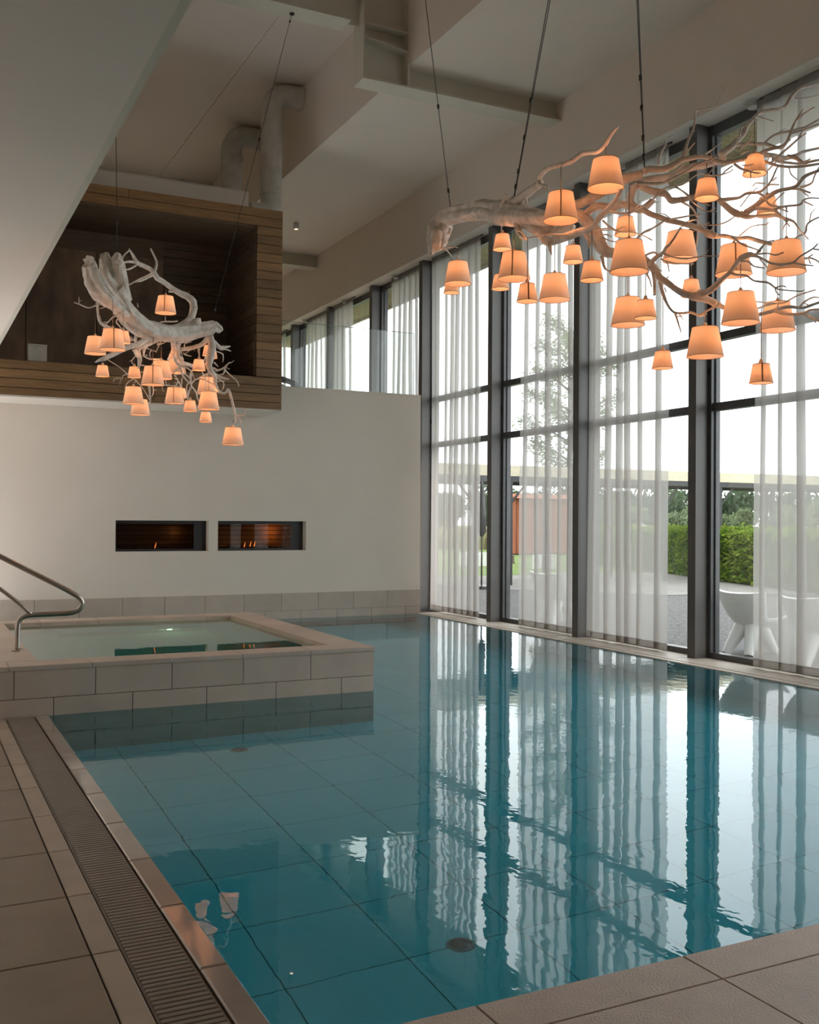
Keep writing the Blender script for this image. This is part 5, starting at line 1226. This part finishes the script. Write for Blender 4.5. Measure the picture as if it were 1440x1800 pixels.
# hedge
def leaves(mb, c, n, rx, ry, rz, size, r, shell=0.55):
    for _ in range(n):
        while True:
            p = Vector((r.uniform(-1, 1), r.uniform(-1, 1), r.uniform(-1, 1)))
            if 1e-3 < p.length <= 1: break
        p = p.normalized() * (shell + (1 - shell) * r.random())
        q = Vector((c[0] + p.x * rx, c[1] + p.y * ry, c[2] + p.z * rz))
        leaf(mb, q, size, r)
def leaf(mb, q, size, r):
    a = Vector((r.gauss(0, 1), r.gauss(0, 1), r.gauss(0, 1))).normalized()
    b = a.orthogonal().normalized()
    s1 = size * r.uniform(0.6, 1.2)
    mb.quad(tuple(q - a * s1), tuple(q + b * s1 * 0.45), tuple(q + a * s1), tuple(q - b * s1 * 0.45))
hd = thing('hedge', 'tall bright green leafy hedge behind the gravel terrace', 'hedge', (21, 20, 0))
path = [(19.2, 15.0), (20.3, 19.5), (20.9, 21.4), (22.4, 25.4), (22.9, 28.0), (24.8, 32.3)]
r = random.Random(11)
lm = MB(); cm = MB()
for (a, b), nn in zip(zip(path[:-1], path[1:]), (5200, 3200, 4600, 2400, 1600)):
    A, B = Vector((*a, 0)), Vector((*b, 0))
    t = (B - A).normalized(); s1 = Vector((-t.y, t.x, 0))
    for _ in range(nn):
        f = r.random(); top = r.random() < 0.3
        hgt = 1.38 + 0.14 * noise.noise(Vector((f * 9 + a[0], a[1], 0)))
        side = r.choice((-1, 1)) * (0.55 + 0.13 * noise.noise(Vector((f * 14, a[0], 3)))) + r.gauss(0, 0.06)
        z = r.uniform(0.03, hgt)
        if top: side *= r.random(); z = hgt + r.gauss(0, 0.05)
        q = A + (B - A) * f + s1 * side + Vector((-21, -20, z))
        leaf(lm, q, 0.085, r)
    e = s1 * 0.46
    i = len(cm.v)
    for z in (0.0, 1.28):
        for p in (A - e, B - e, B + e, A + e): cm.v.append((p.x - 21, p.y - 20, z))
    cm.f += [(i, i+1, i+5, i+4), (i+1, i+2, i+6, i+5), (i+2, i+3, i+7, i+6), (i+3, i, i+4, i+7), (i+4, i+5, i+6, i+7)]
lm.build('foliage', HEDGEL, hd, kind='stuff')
cm.build('stems', HEDGEC, hd)  # solid dark filler block added inside the leaves

# garden tree with open crown
tr = thing('garden_tree', 'tall loose crowned tree beyond the terrace, seen through the sheer curtains', 'tree', (22.3, 31.3, 0))
P, R2 = catmull([(0, 0, 0), (0.1, 0, 1.6), (-0.05, 0.1, 3.4), (0.1, 0, 5.6), (0.05, 0, 8.2)], [0.16, 0.13, 0.11, 0.07, 0.02], 0.4)
MB().tube(P, R2, 9).build('trunk', BARK, tr, True)
r = random.Random(4); lm = MB()
for k in range(26):
    z = 2.6 + 6.2 * (k / 26.0)
    a = k * 2.4
    L = (2.5 - abs(z - 5.6) * 0.42) * r.uniform(0.55, 1.0)
    e = Vector((math.cos(a) * L, math.sin(a) * L, z + 0.35 * L))
    MB().tube([(0, 0, z - 0.2), tuple(e * 0.5 + Vector((0, 0, z * 0.5))), tuple(e)], [0.045, 0.028, 0.008], 6).build('bough', BARK, tr, True)
    for f in (0.55, 0.8, 1.0):
        c = Vector((0, 0, z - 0.2)).lerp(e, f)
        leaves(lm, c, 140, 0.55, 0.55, 0.42, 0.085, r, 0.15)
lm.build('foliage', TREEL, tr, kind='stuff')

# distant trees: one of each kind, then copies
def far_tree(mat_, H, Wd, n, size, seed):
    r = random.Random(seed); lm = MB()
    t = MB().tube([(0, 0, 0), (0, 0, H * 0.5)], [H * 0.04, H * 0.02], 7).mesh('trunk', BARK, True)
    for _ in range(9):
        c = (r.uniform(-1, 1) * Wd * 0.32, r.uniform(-1, 1) * Wd * 0.32, H * r.uniform(0.32, 0.80))
        q = Wd * r.uniform(0.22, 0.34)
        leaves(lm, c, n, q, q, q * 0.85, size, r, 0.6)
    return t, lm.mesh('foliage', mat_)
FT = [far_tree(FARL, 6.2, 7.0, 170, 0.42, 1), far_tree(FARL, 5.6, 6.0, 170, 0.42, 2), far_tree(WILLOWL, 3.6, 4.0, 170, 0.28, 3)]
def put_far(k, x, y, s, rz, lab, grp):
    o = thing('distant_tree', lab, 'tree', (x, y, -0.1), rz, grp)
    o.scale = (s, s, s)
    link('trunk', FT[k][0], o); link('foliage', FT[k][1], o, kind='stuff')
r = random.Random(9)
for i in range(17):
    f = i / 16
    ang = math.radians(22 + 36 * f); d = 116 + 9 * (i % 2) + r.uniform(-3, 3)
    put_far(i % 2, d * math.sin(ang), d * math.cos(ang), r.uniform(0.9, 1.1), r.uniform(0, 6), 'dark green tree in the distant treeline beyond the field', 'trees of the distant treeline')
for i in range(9):
    f = i / 8
    ang = math.radians(33 + 22 * f); d = 82 + r.uniform(-5, 5)
    put_far(2, d * math.sin(ang), d * math.cos(ang), r.uniform(0.8, 1.1), r.uniform(0, 6), 'pale grey green willow bush before the distant treeline', 'willow bushes across the water')
r = random.Random(21); rm_ = MB()
for _ in range(5000):
    ang = math.radians(r.uniform(22, 52)); d = r.uniform(57, 64)
    x, y, hh = d * math.sin(ang), d * math.cos(ang), r.uniform(0.6, 1.25)
    rm_.quad((x - 0.05, y, -0.1), (x + 0.05, y, -0.1), (x + 0.06, y + r.uniform(-0.2, 0.2), hh), (x - 0.02, y, hh))
rd = rm_.build('reeds', REED); tag(rd, 'pale yellow reeds along the water beyond the hedge', 'reeds', None, 'stuff')

# red shed
sd = thing('garden_shed', 'rust red shed of upright boards standing beyond the lawn', 'shed', (26.4, 41.5, 0))
MB().box(0, 0, 0, 4.5, 1.0, 2.75).build('carcass', BLACKGAP, sd)
for k in range(15):
    MB().box(0.01 + k * 0.3, -0.03, 0.05, 0.01 + k * 0.3 + 0.285, 0.0, 2.75).build('board', REDW, sd)
for k in range(3):
    MB().box(-0.03, 0.01 + k * 0.3, 0.05, 0.0, 0.01 + k * 0.3 + 0.285, 2.75).build('board', REDW, sd)
rf = MB(); rf.v += [(-0.2, -0.3, 2.72), (4.7, -0.3, 2.72), (4.7, 0.5, 2.95), (-0.2, 0.5, 2.95), (4.7, 1.3, 2.72), (-0.2, 1.3, 2.72)]
rf.f += [(0, 1, 2, 3), (3, 2, 4, 5), (0, 3, 5), (1, 4, 2), (0, 5, 4, 1)]
rf.build('roof', REDW, sd)

# white blocks on the lawn and a dark stump
for x, y, lab in ((18.06, 31.8, 'white block seat on the lawn, leftmost of the four'), (18.62, 31.6, 'white block seat on the lawn, just right of the leftmost'),
                  (19.39, 29.1, 'white block seat on the lawn in front of the shed, left of a pair'), (19.83, 29.0, 'white block seat on the lawn in front of the shed, right of a pair')):
    o = thing('block_seat', lab, 'stool', (x, y, 0), 0.3, 'white block seats on the lawn')
    MB().cbox(-0.14, -0.14, 0, 0.14, 0.14, 0.46, 0.02).build('body', WHITEP, o)
    MB().cbox(-0.145, -0.145, 0.46, 0.145, 0.145, 0.48, 0.01).build('seat', WHITEP, o)
sm = thing('tree_stump', 'short dark tree stump on the lawn before the red shed', 'stump', (20.97, 33.36, 0))
MB().lathe([(0.17, 0.0), (0.14, 0.1), (0.13, 0.30), (0.12, 0.32), (0.0, 0.32)], 12).build('log', BARK, sm, True, 40)
MB().lathe([(0.0, 0.324), (0.115, 0.324)], 12).build('cut_face', CREAMW, sm)
pr = thing('closed_parasol', 'folded black parasol standing on the terrace beside the pergola post', 'parasol', (12.62, 21.4, 0))
MB().lathe([(0.03, 1.25), (0.11, 1.35), (0.09, 1.9), (0.05, 2.45), (0.012, 2.62), (0.0, 2.62)], 12).build('canopy', BLACKM, pr, True)
MB().tube([(0, 0, 0.05), (0, 0, 1.4)], [0.022, 0.022], 8).build('pole', BLACKM, pr, True)
MB().lathe([(0.24, 0.0), (0.24, 0.05), (0.04, 0.08), (0.0, 0.08)], 16).build('base', BLACKM, pr, True, 40)

# white moulded lounge chairs
def chair_meshes():
    # side profile of the shell, x forward, z up: from back top, down the recline, to seat front
    prof = [(-0.30, 0.78), (-0.27, 0.66), (-0.22, 0.53), (-0.15, 0.42), (-0.05, 0.345), (0.08, 0.325), (0.22, 0.345), (0.36, 0.385), (0.42, 0.40)]
    n = 12; th = 0.05
    mb = MB()
    P, W = catmull([(p[0], 0, p[1]) for p in prof], [0.36, 0.345, 0.315, 0.285, 0.275, 0.295, 0.33, 0.335, 0.31], 0.03)
    def surf(sgn):
        g_ = []
        for i, p in enumerate(P):
            t = (P[min(i+1, len(P)-1)] - P[max(i-1, 0)]).normalized()
            nr = Vector((-t.z, 0, t.x))       # to the sitting side
            if nr.z < 0 and nr.x < 0: nr = -nr
            row = []
            for k in range(n + 1):
                u = k / n * 2 - 1
                lift = 0.12 * abs(u) ** 2.2     # sides curl up and forward
                q = p + nr * (lift + sgn * th / 2 * (1 - 0.45 * abs(u) ** 4)) + Vector((0, u * W[i], 0))
                row.append(tuple(q))
            g_.append(row)
        return g_
    A, B = surf(1), surf(-1)
    idx = {}
    for gi, G in enumerate((A, B)):
        for i, row in enumerate(G):
            for k, q in enumerate(row):
                idx[gi, i, k] = len(mb.v); mb.v.append(q)
    m = len(P)
    for i in range(m - 1):
        for k in range(n):
            mb.f.append((idx[0, i, k], idx[0, i, k+1], idx[0, i+1, k+1], idx[0, i+1, k]))
            mb.f.append((idx[1, i, k], idx[1, i+1, k], idx[1, i+1, k+1], idx[1, i, k+1]))
        mb.f.append((idx[0, i, 0], idx[0, i+1, 0], idx[1, i+1, 0], idx[1, i, 0]))
        mb.f.append((idx[0, i, n], idx[1, i, n], idx[1, i+1, n], idx[0, i+1, n]))
    for k in range(n):
        mb.f.append((idx[0, 0, k], idx[1, 0, k], idx[1, 0, k+1], idx[0, 0, k+1]))
        mb.f.append((idx[0, m-1, k], idx[0, m-1, k+1], idx[1, m-1, k+1], idx[1, m-1, k]))
    shell = mb.mesh('shell', WHITEP, True, 55)
    def leg(sx, sy):
        b = MB()
        top = Vector((0.03 + sx * 0.08, sy * 0.08, 0.34)); bot = Vector((0.02 + sx * 0.27, sy * 0.17, 0.0))
        b.tube([top, top.lerp(bot, 0.5), bot], [0.10, 0.078, 0.058], 12)
        return b.mesh('leg', WHITEP, True, 50)
    return shell, [leg(a, b) for a in (-1, 1) for b in (-1, 1)]
CH = chair_meshes()
def chair(x, y, rz, s, lab):
    o = thing('lounge_chair', lab, 'chair', (x, y, -0.02), rz, 'white lounge chairs on the terrace')
    o.scale = (s, s, s)
    link('shell', CH[0], o)
    for l in CH[1]: link('leg', l, o)
chair(9.62, 9.62, 0.15, 1.0, 'white moulded lounge chair seen half through bare glass, right of the near grey column')
chair(9.62, 8.62, -0.15, 1.0, 'white moulded lounge chair wholly behind the nearest sheer curtain, at right edge')
chair(9.50, 13.75, 0.25, 1.05, 'white moulded lounge chair standing alone behind the curtain before the red shed')
